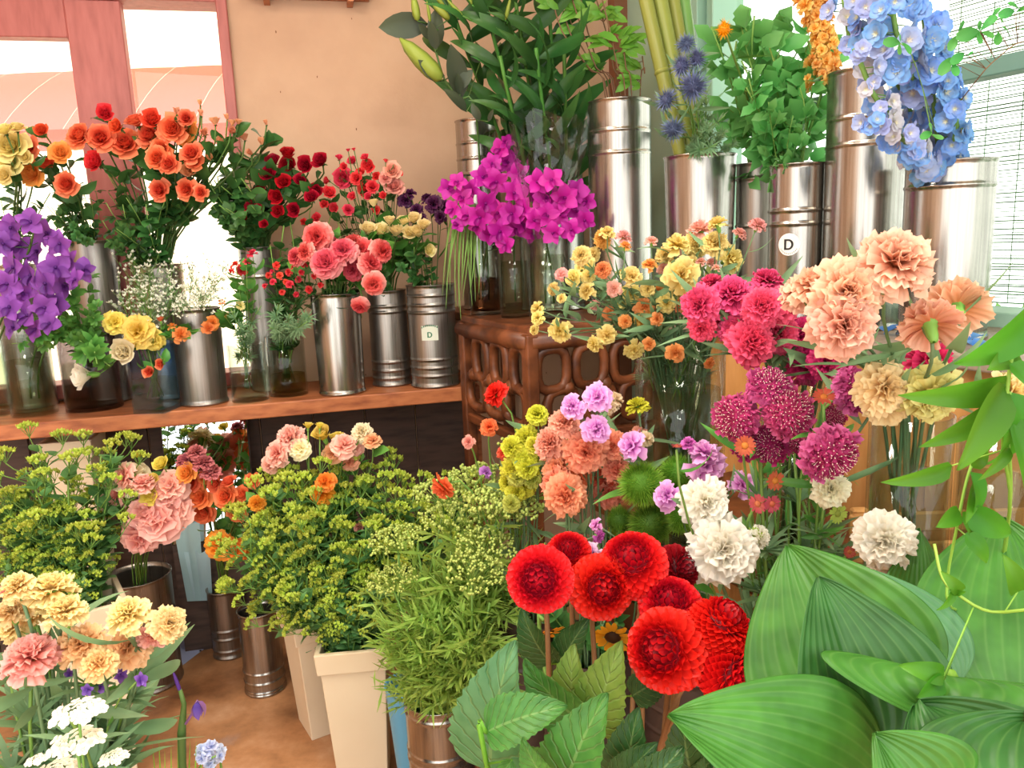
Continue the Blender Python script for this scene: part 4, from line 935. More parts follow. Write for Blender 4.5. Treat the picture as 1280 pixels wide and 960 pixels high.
bunch('blossom', 'small_blossom', 'small yellow and orange blossoms', 'the shelf end', 2.40, 'g3', """
142 402 28 f y;171 413 38 f y -.04;190 426 26 fd y;152 440 36 f c -.06;100 470 36 lf w -.08;225 417 21 f o;265 403 20 rf o;261 410 16 rf o;186 465 18 f k;200 455 16 f k;200 398 12 u k;215 406 12 u o""", LISI, {'y': ('yellow', P('blossom_yellow', '#e8c838', '#f6e07a', .35, .5, .06), None), 'c': ('cream', P('blossom_cream', '#e4d2a4', '#f2e8cc', .35, .5, .05), HALF), 'w': ('white', P('blossom_white', '#e8e0cc', '#f8f4e8', .35, .5, .04), HALF), 'o': ('orange', M_YO, SMALL), 'k': ('coral', M_OR, HALF)}, STEMG, .0016, CAL, None, L_ROSE, GREEN, 3, .05)

# orchids: a spray of blooms on one stem, each bloom a part
def orchid_spray(label, group, base, blooms, d, mat, buds=()):
    t = thing('orchid', label, 'orchid', base, group); base = Vector(base); R = random.Random(int(blooms[0][0] * 7 + blooms[0][1]))
    ps = [(at(x, y, d + R.uniform(-.05, .05)), dia) for x, y, dia in blooms]; ps.sort(key=lambda q: q[0].z); top = ps[-1][0]
    main = bez((0, 0, 0), Vector((0, 0, .15)), (top - base) * .6 + Vector((0, .04, 0)), top - base + Vector((0, .03, 0)), 10)
    mb = MB(); tube(mb, main, .0035, 5); obj('stem', mb.mesh('stem', STEMD), t); st = MB()
    for p, dia in ps:
        h = p - base; c = min(main[3:], key=lambda m_: (Vector(m_) - h).length + (0 if m_[2] < h.z else .1)); tube(st, [c, (Vector(c) + h) / 2 - Vector((0, 0, .005)), h], .0014, 3)
        D = Vector((R.uniform(-.6, .6), -1, R.uniform(-.3, .5))); rad = dia / 2 * d / F * 1.15
        obj('bloom', R.choice(ORCH), t, mat, M=Matrix.LocRotScale(h, align(D, R.uniform(-1.5, 1.5)), Vector((rad,) * 3)))
    obj('pedicels', st.mesh('pedicels', STEMD), t); return t
ORM = P('orchid_magenta', '#8c1080', '#d83cbc', .35, .45, .2, 'pol', '#c41ca0'); ORP = P('orchid_purple', '#5c2480', '#a45cc4', .4, .5, .2, 'pol')
def vb(k, dx=0, dy=0): p, r, h = VES[k]; return p + Vector((dx * r, dy * r, .05))
OG = 'magenta orchids on the carved stand'
orchid_spray('magenta orchid spray reaching highest above the grass blades', OG, vb('o1', -.2), [(625, 187, 26), (632, 178, 20), (615, 205, 26), (634, 203, 30), (604, 222, 32), (620, 228, 34), (650, 218, 30)], 2.50, ORM)
orchid_spray('magenta orchid spray leaning over the long grass blades', OG, vb('o1', -.4, .2), [(561, 236, 27), (572, 228, 24), (578, 248, 28), (590, 238, 30), (566, 262, 24), (584, 270, 26), (597, 283, 24), (572, 281, 20)], 2.52, ORM)
orchid_spray('magenta orchid spray with blooms hanging over the tapered glass vase', OG, vb('o1', .2), [(606, 255, 34), (622, 268, 36), (600, 272, 32), (625, 290, 34), (612, 293, 28), (632, 306, 26), (645, 285, 28)], 2.47, ORM)
orchid_spray('magenta orchid spray in the middle above the glass cylinder', OG, vb('o2'), [(642, 243, 36), (655, 262, 32), (640, 268, 32), (660, 243, 30), (652, 280, 28), (665, 292, 26)], 2.42, ORM)
orchid_spray('magenta orchid spray inside the clear wrapper, the upper one', OG, vb('o3', -.2), [(672, 228, 32), (690, 226, 32), (683, 248, 34), (705, 248, 36), (720, 240, 32), (733, 252, 26)], 2.36, ORM)
orchid_spray('magenta orchid spray inside the clear wrapper, the lower one', OG, vb('o3', .2), [(683, 270, 32), (700, 268, 34), (720, 264, 34), (731, 276, 28), (715, 288, 30), (692, 292, 30), (668, 276, 28), (675, 262, 26)], 2.34, ORM)
PGp = 'purple orchids at the shelf end'
for i, (lab, bl_, dd) in enumerate((('purple orchid spray over the glass at the shelf end, the topmost one', [(15, 285, 34), (38, 278, 34), (60, 292, 36), (25, 308, 36), (48, 315, 38), (5, 305, 32)], 2.24),
    ('purple orchid spray leaning towards the grey steel bucket', [(75, 305, 34), (88, 328, 36), (70, 335, 38), (105, 338, 32), (95, 350, 30), (80, 358, 32)], 2.28),
    ('purple orchid spray in the middle of the purple cluster', [(18, 335, 40), (40, 345, 40), (58, 355, 38), (8, 355, 36), (30, 368, 38)], 2.22),
    ('purple orchid spray hanging lowest in front of the glass cylinder', [(12, 385, 38), (35, 395, 38), (55, 385, 36), (70, 378, 34), (45, 412, 34), (62, 405, 32), (18, 410, 32)], 2.24))):
    orchid_spray(lab, PGp, vb('g6' if i % 2 == 0 else 'g4', .2 * i - .3), bl_, dd, ORP)
# crumpled clear wrapper around the orchids in the jar
c0 = at(690, 225, 2.36); wp = thing('clear_wrapper', 'crumpled clear wrapper around the magenta orchids beside the tall bucket', 'wrapper', vb('o3') + Vector((0, 0, .12)))
mb = MB(); R = random.Random(9); V = []; nn = 28
for i in range(9):
    f = i / 8; rr = .03 + .085 * f ** .8; z = .05 + .34 * f
    for k in range(nn): a = 2 * PI * k / nn; q = rr * (1 + R.uniform(-.12, .12)); V.append((q * math.cos(a) + (c0.x - VES['o3'][0].x) * f, q * math.sin(a), z + R.uniform(-.015, .015) + (.06 * R.random() if i == 8 else 0)))
mb.add(V, [(i * nn + k, i * nn + (k + 1) % nn, (i + 1) * nn + (k + 1) % nn, (i + 1) * nn + k) for i in range(8) for k in range(nn)])
obj('film', mb.mesh('film', FILM, False), wp)

# yellow spray carnations
YC = {'0': ('yellow', P('carn_yellow', '#dcba48', '#f2e294', .35, .55, .08), None), 'o': ('orange', P('carn_orange', '#e08030', '#f0a464', .35, .55, .1), None), 'p': ('pink edged', P('carn_pink_edge', '#e8a888', '#f0b4ac', .35, .55, .08), None), 'g': ('orange yellow', P('carn_gold', '#e0962c', '#eec464', .35, .55, .08), None)}
bunch('spray carnation', 'spray_carnation', 'yellow spray carnations', 'the orchids', 1.5, 'yc', """
750 297 26 lf g;760 288 22 uf;780 293 22 uf p;725 318 26 lf;728 333 30 lf;715 346 24 lf;731 362 24 lf;700 342 18 lf p;689 361 18 l;669 385 22 l;670 396 20 l;666 412 14 l
697 415 32 lfd;740 432 22 lfd;759 421 28 fd;794 440 28 fd;812 431 18 fd o;846 441 26 f o -.05;889 455 16 rfd o;790 343 28 f;789 366 30 f;806 384 28 f o;807 402 28 fd g;810 360 20 f
832 378 26 f;822 362 16 f o;812 328 20 uf o;831 316 24 uf;847 301 36 uf;855 342 48 f 0 -.05;871 305 32 f;894 300 34 uf;917 321 38 rf;875 283 34 u p;896 276 26 u;949 278 22 ur p;927 290 18 ur p
814 299 18 u p;830 335 18 f p;876 325 14 u p;890 326 14 u p;896 333 13 u p;850 366 24 f;752 336 22 lf o;767 361 22 f p;762 391 18 f o;782 402 18 f o;775 339 12 u;782 305 16 u o;852 381 20 f o;742 318 22 f;735 345 20 f;775 378 20 f;822 398 18 f o;842 352 20 f;865 330 22 f;742 380 16 lf p;700 372 14 l""", CARNS + CARN[:2], YC, BLUEGREEN, .0013, CAL, None, L_LANCE, BLUEGREEN, 4, .075, dj=.06)
MG = P('carn_magenta', '#b80c50', '#f05c8c', .3, .5, .1); MGD = P('carn_deep_magenta', '#880c40', '#d83070', .3, .5, .1)
bunch('carnation', 'carnation', 'magenta carnations', 'the yellow carnations', 1.28, 'mc', """
870 381 52 lf;917 362 58 uf;928 378 48 f;953 380 52 f 0 -.03;972 376 52 uf;977 416 50 f;915 411 48 lf;945 426 62 f 0 -.05;876 413 36 lfd;1005 418 42 f d;1012 453 50 f d;1060 443 46 rf d;1035 450 42 f d;1055 333 46 u d .12;1168 453 52 f d .05;900 392 40 f d .05;890 350 34 u 0 .08;960 345 40 u 0 .08""", CARN, {'0': ('magenta', MG, None), 'd': ('deep magenta', MGD, None)}, BLUEGREEN, .0024, CAL, None, L_LANCE, BLUEGREEN, 3, .12)
PCH = P('carn_peach', '#dc8c60', '#f8ccb0', .35, .55, .05)
bunch('carnation', 'peach_carnation', 'peach carnations', 'the magenta carnations', .92, 'pc', "1124 318 90 uf;1065 363 88 f 0 .03;1060 405 84 f;1021 350 60 uf 0 .1;998 358 52 ul 0 .12;1160 397 66 b 0 .06;1193 380 68 b 0 .10;1275 490 50 rf c .1;1113 486 66 f c .1;1165 500 72 fd y .08;1105 500 56 lf c .14;1040 612 46 f w .2", CARN, {'0': ('peach', PCH, None), 'c': ('cream yellow', P('carn_cream', '#f0cc88', '#fae8b4', .35, .55, .05), None), 'y': ('lime yellow', P('carn_lime_yellow', '#dcd05c', '#ecec9c', .35, .55, .05), None), 'w': ('pale cream', P('carn_pale_cream', '#eae0b4', '#f4f0d4', .3, .6, .04), None)}, BLUEGREEN, .0024, CAL, None, L_LANCE, BLUEGREEN, 3, .11)
SC_ = P('scab_pink', '#94204c', '#dc70a8', .3, .5, .14, 'pol', '#bc3874'); SCD = P('scab_deep', '#7c1040', '#b83074', .3, .5, .14, 'pol'); PINM = plain('pin_white', '#f4dccc', .6)
bunch('scabious', 'scabious', 'magenta scabious', 'the fuzzy green balls', 1.14, 'wh', "965 482 66 uf;917 523 68 lf;988 514 72 f 0 -.03;1041 571 82 fd 0 -.06;1070 488 62 rf;960 556 56 lfd d .04;932 556 44 lf d .06;1000 550 40 f d .08;1043 520 34 f d .1", SCAB, {'0': ('magenta', SC_, None), 'd': ('dark magenta', SCD, None)}, STEMG, .0021, None, None, L_LANCE, GREEN, 2, .09, extra=(('pins', PINS[0], PINM),))
bunch('everlasting', 'seed_head', 'spent scabious heads', 'the white carnations', 1.12, 'wh', "931 557 26 f;1030 496 26 uf;969 601 24 f;965 630 22 f r;947 630 24 f r;942 670 22 f g;1047 642 24 f g;846 558 14 u r;1062 690 14 f r", DAISY, {'0': ('rust orange', P('rust', '#c87830', '#b04438', .2, .6, .1, 'pol'), None), 'r': ('dark red', P('rust_red', '#b06038', '#983040', .2, .6, .1, 'pol'), None), 'g': ('green', P('green_head', '#8c9c40', '#a0b850', .2, .6, .1, 'pol'), None)}, STEMG, .002, None, None, L_LANCE, GREEN, 2, .08)
# thin stems filling the scabious bunch
LIL = P('carn_lilac', '#cc68bc', '#f8c4f2', .35, .5, .06, mid='#e490da'); LID = P('carn_lilac_deep', '#b040a0', '#dc78cc', .35, .5, .06)
CRL = P('carn_coral', '#e04c2c', '#fcb08c', .35, .5, .08); CRP = P('carn_coral_pale', '#e48c70', '#f4b49c', .35, .5, .08); CRM = P('carn_ivory', '#e8cca0', '#f4e4c4', .35, .5, .05)
bunch('carnation', 'coral_carnation', 'coral carnations', 'the lime carnations', 1.42, 'cc', """
683 553 48 lf p;735 566 60 f 0 -.03;695 587 50 lf;706 622 58 f 0 -.04;690 606 48 lf;766 558 40 f;763 617 44 f;803 546 28 rf p;772 587 36 f;705 523 42 uf p;812 548 22 rf c;773 497 24 ur c;766 508 22 r c;720 600 40 f d;745 540 36 uf d;758 600 38 f d""", CARN, {'0': ('coral', CRL, None), 'p': ('pale coral', CRP, None), 'c': ('ivory', CRM, CARNS), 'd': ('deep coral', P('carn_coral_deep', '#d04830', '#ec7c58', .35, .5, .08), None)}, BLUEGREEN, .0022, CAL, None, L_LANCE, BLUEGREEN, 2, .1)
bunch('carnation', 'lilac_carnation', 'lilac carnations', 'the lime carnations', 1.32, ['cc', 'gt'], "748 496 40 f;713 508 36 lf;748 536 40 f;785 556 42 l;881 560 40 u;886 583 54 f 0 -.04;932 605 36 rf;831 619 40 lf 0 -.06;742 656 20 l 0 -.12;751 671 18 rf m -.12;738 692 28 lf w -.14;860 552 20 uf m", CARNS, {'0': ('lilac', LIL, None), 'm': ('purple pink', LID, None), 'w': ('pale lilac', P('carn_pale_lilac', '#e0a8dc', '#f6dcf4', .35, .5, .06), None)}, BLUEGREEN, .0015, CAL, None, L_LANCE, BLUEGREEN, 2, .09)
LIM = P('carn_lime', '#b8b82c', '#e2e44c', .35, .5, .08)
bunch('carnation', 'lime_carnation', 'lime yellow carnations', 'the yellow green flowers', 1.55, ['yg', 'cc'], "671 515 30 uf;657 548 32 f;667 556 27 f;655 576 36 f;661 586 32 f;655 608 34 f;646 616 30 f;637 560 30 lf;640 586 30 f;632 603 28 lf;796 503 30 u 0 -.08;707 546 22 u g;773 665 26 f 0 -.1;665 598 26 f g;648 596 26 f g;640 630 24 f g", CARN, {'0': ('lime yellow', LIM, None), 'g': ('greenish', P('carn_greenish', '#94a838', '#c8cc60', .35, .5, .08), None)}, BLUEGREEN, .0018, CAL, None, L_LANCE, BLUEGREEN, 2, .09)
bunch('gerbera', 'red_flower', 'red flowers by the carved stand', 'the shelf post', 1.62, 'yg', "615 490 34 l;612 533 24 f o;627 566 22 lf o;549 612 36 dl o;585 552 18 f p;609 590 18 rf v", CARNS, {'0': ('bright red', P('bright_red', '#d01414', '#ee3024', .3, .5, .05), LISI), 'o': ('red orange', P('red_orange', '#e04824', '#f08050', .3, .5, .05), None), 'p': ('pale pink', M_PK, None), 'v': ('violet', P('violet', '#9858b0', '#c088d0', .3, .5, .05), SMALL)}, STEMG, .002, CAL, None, None, None, 0)
TRM = P('trick_green', '#5c9828', '#98cc44', .3, .6, .1)
bunch('dianthus', 'green_trick', 'fuzzy green balls', 'the coral carnations', 1.30, 'gt', "802 605 64 f;848 592 54 f 0 .06;850 645 50 f 0 .04;812 655 60 f d .03;775 650 40 f d .08", TRICK, {'0': ('fuzzy green ball', TRM, None), 'd': ('dark fuzzy green ball', P('trick_dark', '#4c7c24', '#7cac38', .3, .6, .1), None)}, STEMG, .0028, None, None, L_LANCE, GREEN, 3, .1, size=.97)
WHI = P('carn_white', '#ece4c8', '#fbf8ec', .35, .6, .03)
bunch('carnation', 'white_carnation', 'white carnations', 'the fuzzy green balls', 1.16, 'wh', "886 630 64 f;908 688 88 f 0 -.05;1106 678 70 lf 0 -.16;1102 704 46 lf 0 -.14;955 672 30 r", CARN, {'0': ('white', WHI, None)}, BLUEGREEN, .0024, CAL, None, L_LANCE, BLUEGREEN, 2, .1)
# dahlias
DA = P('dahlia_red', '#780a20', '#ee2a20', .22, .42, .06, 'pol', '#cc1018', hue=.004); DAD = P('dahlia_dark', '#500818', '#a81420', .2, .42, .06, 'pol', hue=.004)
bunch('dahlia', 'dahlia', 'red dahlias standing upright', 'the feathery umbels', 1.02, 'dh', "675 724 78 f;751 734 76 f 0 .02;711 692 54 uf 0 .10;791 705 80 uf 0 .05;846 711 56 rf d .10", DAHL, {'0': ('bright red', DA, None), 'd': ('dark red', DAD, None)}, STEMR, .0042)
bunch('dahlia', 'dahlia', 'red dahlias leaning by the hosta', 'the upright dahlias', .98, 'dh2', "833 812 92 lf 0 -.04;838 758 72 uf 0 .04;900 784 74 ur;912 837 76 rfd 0 -.03", DAHL, {'0': ('bright red', DA, None)}, STEMR, .0045, place=' by the hosta')
bunch('sunflower', 'sunflower', 'sunflowers behind the dahlias', 'the feathery stems', 1.22, 'dh', "684 790 40 d;766 796 46 fd", [m_daisy(395, 20, .3, .42)], {'0': ('half hidden orange', P('sunflower', '#3c2414', '#e89c20', .3, .5, .05, 'pol'), None)}, STEMG, .004, size=1.1)

# low corner
CPE = P('carn_soft_yellow', '#e8c070', '#f8e6ac', .35, .5, .06); CPK = P('carn_soft_pink', '#f0947c', '#fac4b4', .35, .5, .06); CPO = P('carn_apricot', '#eaa85c', '#f8d4a0', .35, .5, .06)
bunch('carnation', 'carnation', 'apricot carnations in the low corner', 'the picture corner', 1.02, 'bc', "62 729 56 u;20 728 40 u;12 760 40 u;12 783 36 ul;38 766 34 u;80 757 48 u;35 813 62 u p -.05;98 801 54 uf o;122 825 42 uf o -.04;157 762 52 u;157 806 52 uf o;192 791 34 ur p;215 778 46 rf;5 737 20 l p;60 752 30 u 0 .05", CARN, {'0': ('soft yellow', CPE, None), 'p': ('salmon pink', CPK, None), 'o': ('apricot', CPO, None)}, BLUEGREEN, .0026, CAL, None, L_LANCE, BLUEGREEN, 4, .12, size=.93)
bunch('bellflower', 'bellflower', 'small purple flowers under the carnations', 'the picture corner', 1.0, 'bc', "125 856 24 f;150 843 20 r;175 851 20 r;87 843 14 f;110 862 16 f", [m_orchid(398)], {'0': ('small purple', P('bell_purple', '#6a40a8', '#a078d8', .35, .5, .1), None)}, STEMG, .0014, None, None, L_LANCE, GREEN, 3, .06)
# lisianthus and roses above the floor bucket
LPK = P('lisi_pink', '#f0958a', '#fccabc', .35, .55, .07); LYE = P('lisi_yellow', '#d4c43c', '#ecd870', .35, .55, .08); LCR = P('lisi_cream', '#f2e0a0', '#faf2d0', .35, .55, .05); LOR = P('ranun_orange', '#e04a2c', '#f08858', .35, .5, .1, 'pol'); LO2 = P('orange_yellow', '#f08018', '#f4a03c', .35, .5, .06)
bunch('lisianthus', 'lisianthus', 'lisianthus above the broad floor bucket', 'the yellow green mass', 2.08, 'f1', """
162 591 46 uf c;172 567 16 u y;200 579 24 uf y;190 598 20 uf y;187 618 30 f y;142 616 34 lf;211 605 40 uf;195 648 60 f 0 -.03;216 636 44 f;172 676 48 fd;150 596 30 lf;180 640 40 f;205 622 40 f;178 600 30 u""", LISI + CARN[:1], {'0': ('pink', LPK, None), 'y': ('yellow', LYE, HALF), 'c': ('cream', LCR, None)}, STEMG, .002, CAL, None, L_ROSE, GREEN, 4, .06)
bunch('rose', 'spray_rose', 'orange spray roses beside the lisianthus', 'the pink lisianthus', 2.12, 'f2', "231 591 26 f y;236 603 28 f;247 621 30 f;252 641 30 f;254 597 18 f y;280 620 28 f;296 641 24 f;315 601 20 f;272 683 36 f o;292 690 30 f o;232 572 26 u k;255 575 26 u k;262 586 26 u k;245 562 22 u k;285 600 20 uf;302 618 20 f;268 605 22 f", ROSE, {'0': ('red orange', LOR, None), 'y': ('golden', M_YO, None), 'o': ('bright orange', LO2, LISI), 'k': ('dusty pink mirror image', P('mirror_image_pink', '#b0505c', '#d08084', .35, .5, .06), CARN)}, STEMG, .0018, SEP, None, L_ROSE, GREEN, 3, .06)  # dusty pink blooms stand in for flowers reflected in the mirror
bunch('lisianthus', 'lisianthus', 'lisianthus among the yellow green flowers', 'the mirror', 2.05, ['p2', 'f3'], """
361 543 38 uf;342 566 34 lf;430 553 34 uf;402 541 32 uf y;385 531 15 u y;400 531 15 u y;452 538 28 uf c;337 582 22 f;405 602 26 f o -.06;402 622 32 fd o -.06;415 568 28 f p;437 577 24 f p;320 630 22 f o;415 670 18 fd k;449 659 16 f k;372 560 30 f c;440 560 26 f;352 555 28 uf;465 548 24 uf p;420 545 24 u y""", LISI + CARN[:1], {'0': ('pink', LPK, None), 'y': ('yellow', LYE, HALF), 'c': ('cream', LCR, None), 'o': ('orange', LO2, None), 'p': ('peach', P('lisi_peach', '#e89468', '#f4bc94', .35, .5, .06), None), 'k': ('faded rose', P('faded_rose', '#a86860', '#cc9488', .3, .6, .06), HALF)}, STEMG, .002, CAL, None, L_ROSE, GREEN, 3, .06)
# masses of yellow green flowers
mass('bupleurum', 'bupleurum', 'airy yellow green stem in the middle planters', 'yellow green stems in the middle planters', 84, [(285, 650), (345, 585), (410, 560), (470, 575), (530, 585), (600, 590), (610, 625), (550, 650), (490, 690), (460, 765), (400, 785), (345, 745), (275, 705)], 1.84, 2.12, ['p1', 'p2'], 21, end='the mirror')
mass('bupleurum', 'bupleurum', 'airy yellow green stem under the wooden shelf', 'yellow green stems under the shelf end', 60, [(-20, 605), (60, 585), (115, 600), (125, 640), (110, 690), (110, 735), (50, 745), (-20, 740)], 1.88, 2.15, 'p3', 22, end='the shelf end')
mass('bupleurum', 'bupleurum', 'tall thin yellow green flower stem before the shelf', 'tall stems before the shelf', 6, [(30, 530), (140, 520), (135, 560), (30, 560)], 2.0, 2.1, 'p3', 23, end='the shelf end')
mass('ammi', 'ammi', 'feathery bright green stem in the shiny bucket', 'feathery stems in the shiny bucket', 34, [(490, 780), (480, 730), (505, 690), (560, 645), (630, 630), (650, 690), (640, 760), (625, 800), (580, 790), (520, 800)], 1.54, 1.72, 'am', 24, end='the cream planters')
for i, (x, y, dp) in enumerate(((650, 585, 1.72), (605, 632, 1.66), (560, 668, 1.62), (640, 640, 1.66), (590, 700, 1.56), (478, 690, 1.66), (525, 640, 1.7), (612, 745, 1.5), (505, 735, 1.6), (575, 610, 1.74))):
    pos, vr, vh = VES['am']; p = at(x, y, dp); uo = Vector((p.x - pos.x, p.y - pos.y, 0)); uo = uo.normalized() * min(uo.length, vr * .6); sprig('umbel', 'ammi', 'lacy pale green umbel on a tall stem, ' + ['highest, beside the lime carnations', 'large, at the crown of the bunch', 'wide, in the middle of the bunch', 'just above the first red dahlia', 'low, in front of the other umbels', 'leaning farthest over the cream planter', 'rising among the yellow green flowers', 'lowest one by the red dahlia', 'low one over the front planter', 'behind the others under the shelf post'][i], 'lacy umbels in the shiny bucket', pos + uo + Vector((0, 0, vh - .06)), p, 'flower')
mass('gyps', 'gypsophila', 'fine stem of tiny white flowers', 'white filler stems by the door', 22, [(150, 335), (185, 315), (235, 315), (275, 335), (275, 375), (220, 390), (160, 375)], 2.36, 2.5, ['d1', 'bk3', 'g3'], 25, end='the shelf end')
mass('leafy_small', 'leafy_cutting', 'pale leafy stem over the jars under purple orchids', 'leafy stems at the shelf end', 18, [(60, 350), (120, 340), (140, 420), (110, 460), (50, 440), (20, 430)], 2.2, 2.4, ['g4', 'g5'], 26, end='the shelf end')
mass('dark_leafy', 'rose_cutting', 'dark leafy stem between the orange roses', 'dark leafy stems under the roses', 36, [(0, 250), (110, 225), (180, 225), (200, 260), (120, 310), (60, 280)], 2.45, 2.66, ['bk1', 'bk3', 'bk4', 'bk2'], 27, end='the shelf end')
mass('dark_leafy', 'rose_cutting', 'dark leafy stem beside the dark red roses', 'dark leafy stems by the bright door', 22, [(255, 195), (320, 195), (325, 270), (280, 290), (255, 250)], 2.52, 2.64, ['bk2', 'bk3'], 36, end='the orange roses')
mass('dark_leafy', 'rose_cutting', 'dark leafy stem under the red and coral roses', 'dark leafy stems under the red roses', 28, [(325, 290), (400, 260), (530, 275), (540, 310), (500, 340), (400, 335), (340, 320)], 2.52, 2.7, ['sm', 'r1', 'r2', 'bk2', 'g2'], 28, end='the glass jars')
mass('thistle_green', 'carnation_cutting', 'narrow leaved green stem in the shelf jars', 'green stems in the jars', 8, [(290, 385), (390, 380), (385, 410), (295, 410)], 2.42, 2.5, ['g1', 'g2'], 29, end='the shelf end')
mass('leafy', 'leafy_cutting', 'bright green lobed stem before the window', 'bright leafy stems before the window', 20, [(885, 60), (900, -10), (1020, -20), (1035, 60), (1010, 130), (950, 150), (910, 130)], 1.98, 2.2, ['D', 'brn'], 30, end='the bamboo')
mass('thistle_green', 'thistle_cutting', 'spiky grey green stem by the bamboo', 'spiky stems by the bamboo', 8, [(860, 120), (890, 110), (930, 150), (920, 180), (870, 180)], 2.05, 2.18, ['bam', 'brn'], 31, end='the bamboo')
mass('thistle_green', 'carnation_cutting', 'thin grey green stem among yellow carnations', 'thin stems among the yellow carnations', 7, [(780, 340), (900, 320), (890, 380), (790, 380)], 1.55, 1.65, 'yc', 32, end='the orchids')
mass('thistle_green', 'scabious_cutting', 'thin green stem of the scabious bunch', 'thin stems of the scabious bunch', 10, [(950, 590), (1060, 590), (1060, 650), (960, 650)], 1.16, 1.24, 'wh', 33, end='the white carnations')
mass('thistle_green', 'carnation_cutting', 'grey green stem under the apricot carnations', 'stems under the apricot carnations', 18, [(0, 790), (120, 850), (150, 860), (140, 920), (0, 890)], .98, 1.1, 'bc', 34, end='the picture corner')
mass('dark_leafy', 'leafy_cutting', 'dark leafy stem in the shade behind the dahlias', 'dark stems behind the dahlias', 18, [(660, 670), (760, 650), (860, 720), (940, 730), (930, 800), (840, 830), (710, 780), (665, 740)], 1.32, 1.46, ['cc', 'gt', 'yg'], 35, end='the feathery stems')

# thin bare scabious stems
# thistles
bunch('thistle', 'thistle', 'blue thistles by the bamboo', 'the bamboo stalks', 2.0, 'bam', "858 55 26 f;871 73 28 f;852 82 30 f;866 108 40 f;833 125 32 f;841 162 32 f", ERYN, {'0': ('spiky blue', P('thistle_blue', '#5a6488', '#8090b8', .15, .6, .1), None)}, STEMG, .0022, None, None, L_LANCE, BLUEGREEN, 4, .09)
bunch('aster', 'yellow_flower', 'yellow flower at the window', 'the bamboo stalks', 1.95, 'brn', "905 37 26 lf", [m_spiky(396, 90, .5, .14, .5)], {'0': ('bright yellow spiky', P('bright_yellow', '#f0a800', '#f8c830', .3, .5, .04), None)}, STEMG, .003, None, None, L_LANCE, GREEN, 2, .08, place=' against the white window')
# bamboo
bm = P('bamboo_stalk', '#7c8438', '#949c4c', .0, .35, .12); bmg = P('bamboo_green', '#5c9048', '#74a85c', .0, .35, .1)
for i, (x0, y0, x1, y1, w, d, mt_, lab) in enumerate(((806, -6, 843, 180, 17, 2.2, bm, 'yellow green bamboo stalk, the outermost one towards the tall bucket'), (823, -8, 856, 182, 19, 2.16, bm, 'thick yellow green bamboo stalk, second from the tall bucket'), (840, -8, 868, 184, 16, 2.2, bm, 'yellow green bamboo stalk, third from the tall bucket'), (853, -8, 872, 180, 17, 2.26, bmg, 'deep green bamboo stalk closest to the window frame'))):
    d = VES['bam'][0].y + .02 * (i - 1.5); a = at(x1 + 5, y1, d); b_ = at(x0, y0, d + .05); base = a + (a - b_) * .8; base.z = max(base.z, ZC + .02); base = a + (a - b_) * ((a.z - ZC - .02) / (b_.z - a.z))
    t = thing('bamboo_stalk', lab, 'bamboo', base, 'bamboo stalks'); top = b_ - base + (b_ - a) * .5; r_ = w / 2 * d / F
    mb = MB(); n = 24; pts = []; rad = []
    for k in range(n + 1):
        f = k / n; pts.append(top * f); rad.append(r_)
    tube(mb, pts, rad, 10); obj('stalk', mb.mesh('stalk', mt_), t)
    for f in (.3, .62, .9):
        mb = MB(); c = top * f; u = top.normalized(); tube(mb, [c - u * .006, c - u * .002, c + u * .002, c + u * .006], [r_ * 1.0, r_ * 1.12, r_ * 1.12, r_], 10, False); obj('node', mb.mesh('node', mt_), t)
# lily stems
LILYL = P('lily_leaf', '#305a2a', '#4a7c3c', .3, .35, .2); LBUD = P('lily_bud', '#9cae48', '#d8d488', .3, .4, .08)
mb = MB(); pr = [(.02, 0), (.26, .12), (.40, .5), (.40, 1.1), (.28, 1.8), (.05, 2.25)]
lathe(mb, [(r_ * (1), z) for r_, z in pr], 6); BUDM = mb.mesh('bud')
def lily(label, x, y, d, base, n, L_, buds=(), seed=0, lean=0, lmat=None):
    R = random.Random(seed); base = Vector(base); top = at(x, y, d); t = thing('lily', label, 'lily', base, 'lily stems in the corner'); h = top - base
    pts = bez((0, 0, 0), (0, 0, h.z * .4), h * .7, h, 10); mb = MB(); tube(mb, pts, .006, 6); obj('stem', mb.mesh('stem', GREEN), t)
    for k in range(n):
        f = .42 + .58 * k / n; i = f * 10; p = Vector(pts[int(i)]).lerp(Vector(pts[min(10, int(i) + 1)]), i - int(i))
        a = k * GA + R.uniform(-.3, .3); D = Vector((math.cos(a), math.sin(a) - .2, R.uniform(.3, 1.1)))
        obj('leaf', R.choice(L_LILY), t, lmat or LILYL, M=Matrix.LocRotScale(p, align(D, a), Vector((L_ * R.uniform(.95, 1.3),) * 3)))
    for bx, by, dx, dz, s in buds:
        p = at(bx, by, d - .03) - base; D = Vector((dx, -.3, dz)).normalized(); tip = p + D * .0
        c = min(pts, key=lambda q: (Vector(q) - p).length); mb = MB(); tube(mb, bez(c, Vector(c) + D * .02, p - D * .05, p, 4), .003, 4); obj('bud_stalk', mb.mesh('bud_stalk', GREEN), t)
        obj('bud', BUDM, t, LBUD, M=Matrix.LocRotScale(p, align(D), Vector((s * .5, s * .5, s))))
lb_ = lambda dx=0, dy=0: vb('lily2', dx, dy)
lily('lily stem with broad leaves leaning farthest over the peach wall', 560, -5, 2.5, lb_(-.5), 15, .22, [(538, 28, -.1, 1, .026), (556, 8, -.6, .6, .03)], 1)
lily('lily stem with pale buds above the leafy dark branch', 600, -25, 2.48, lb_(-.25, -.2), 17, .22, [(590, 6, -.3, .8, .03), (578, 20, -.7, .7, .028)], 2)
lily('lily stem with crowded leaves in the middle of the lily bunch', 640, -30, 2.46, lb_(0, -.4), 19, .22, [(632, 25, .3, 1, .028)], 3)
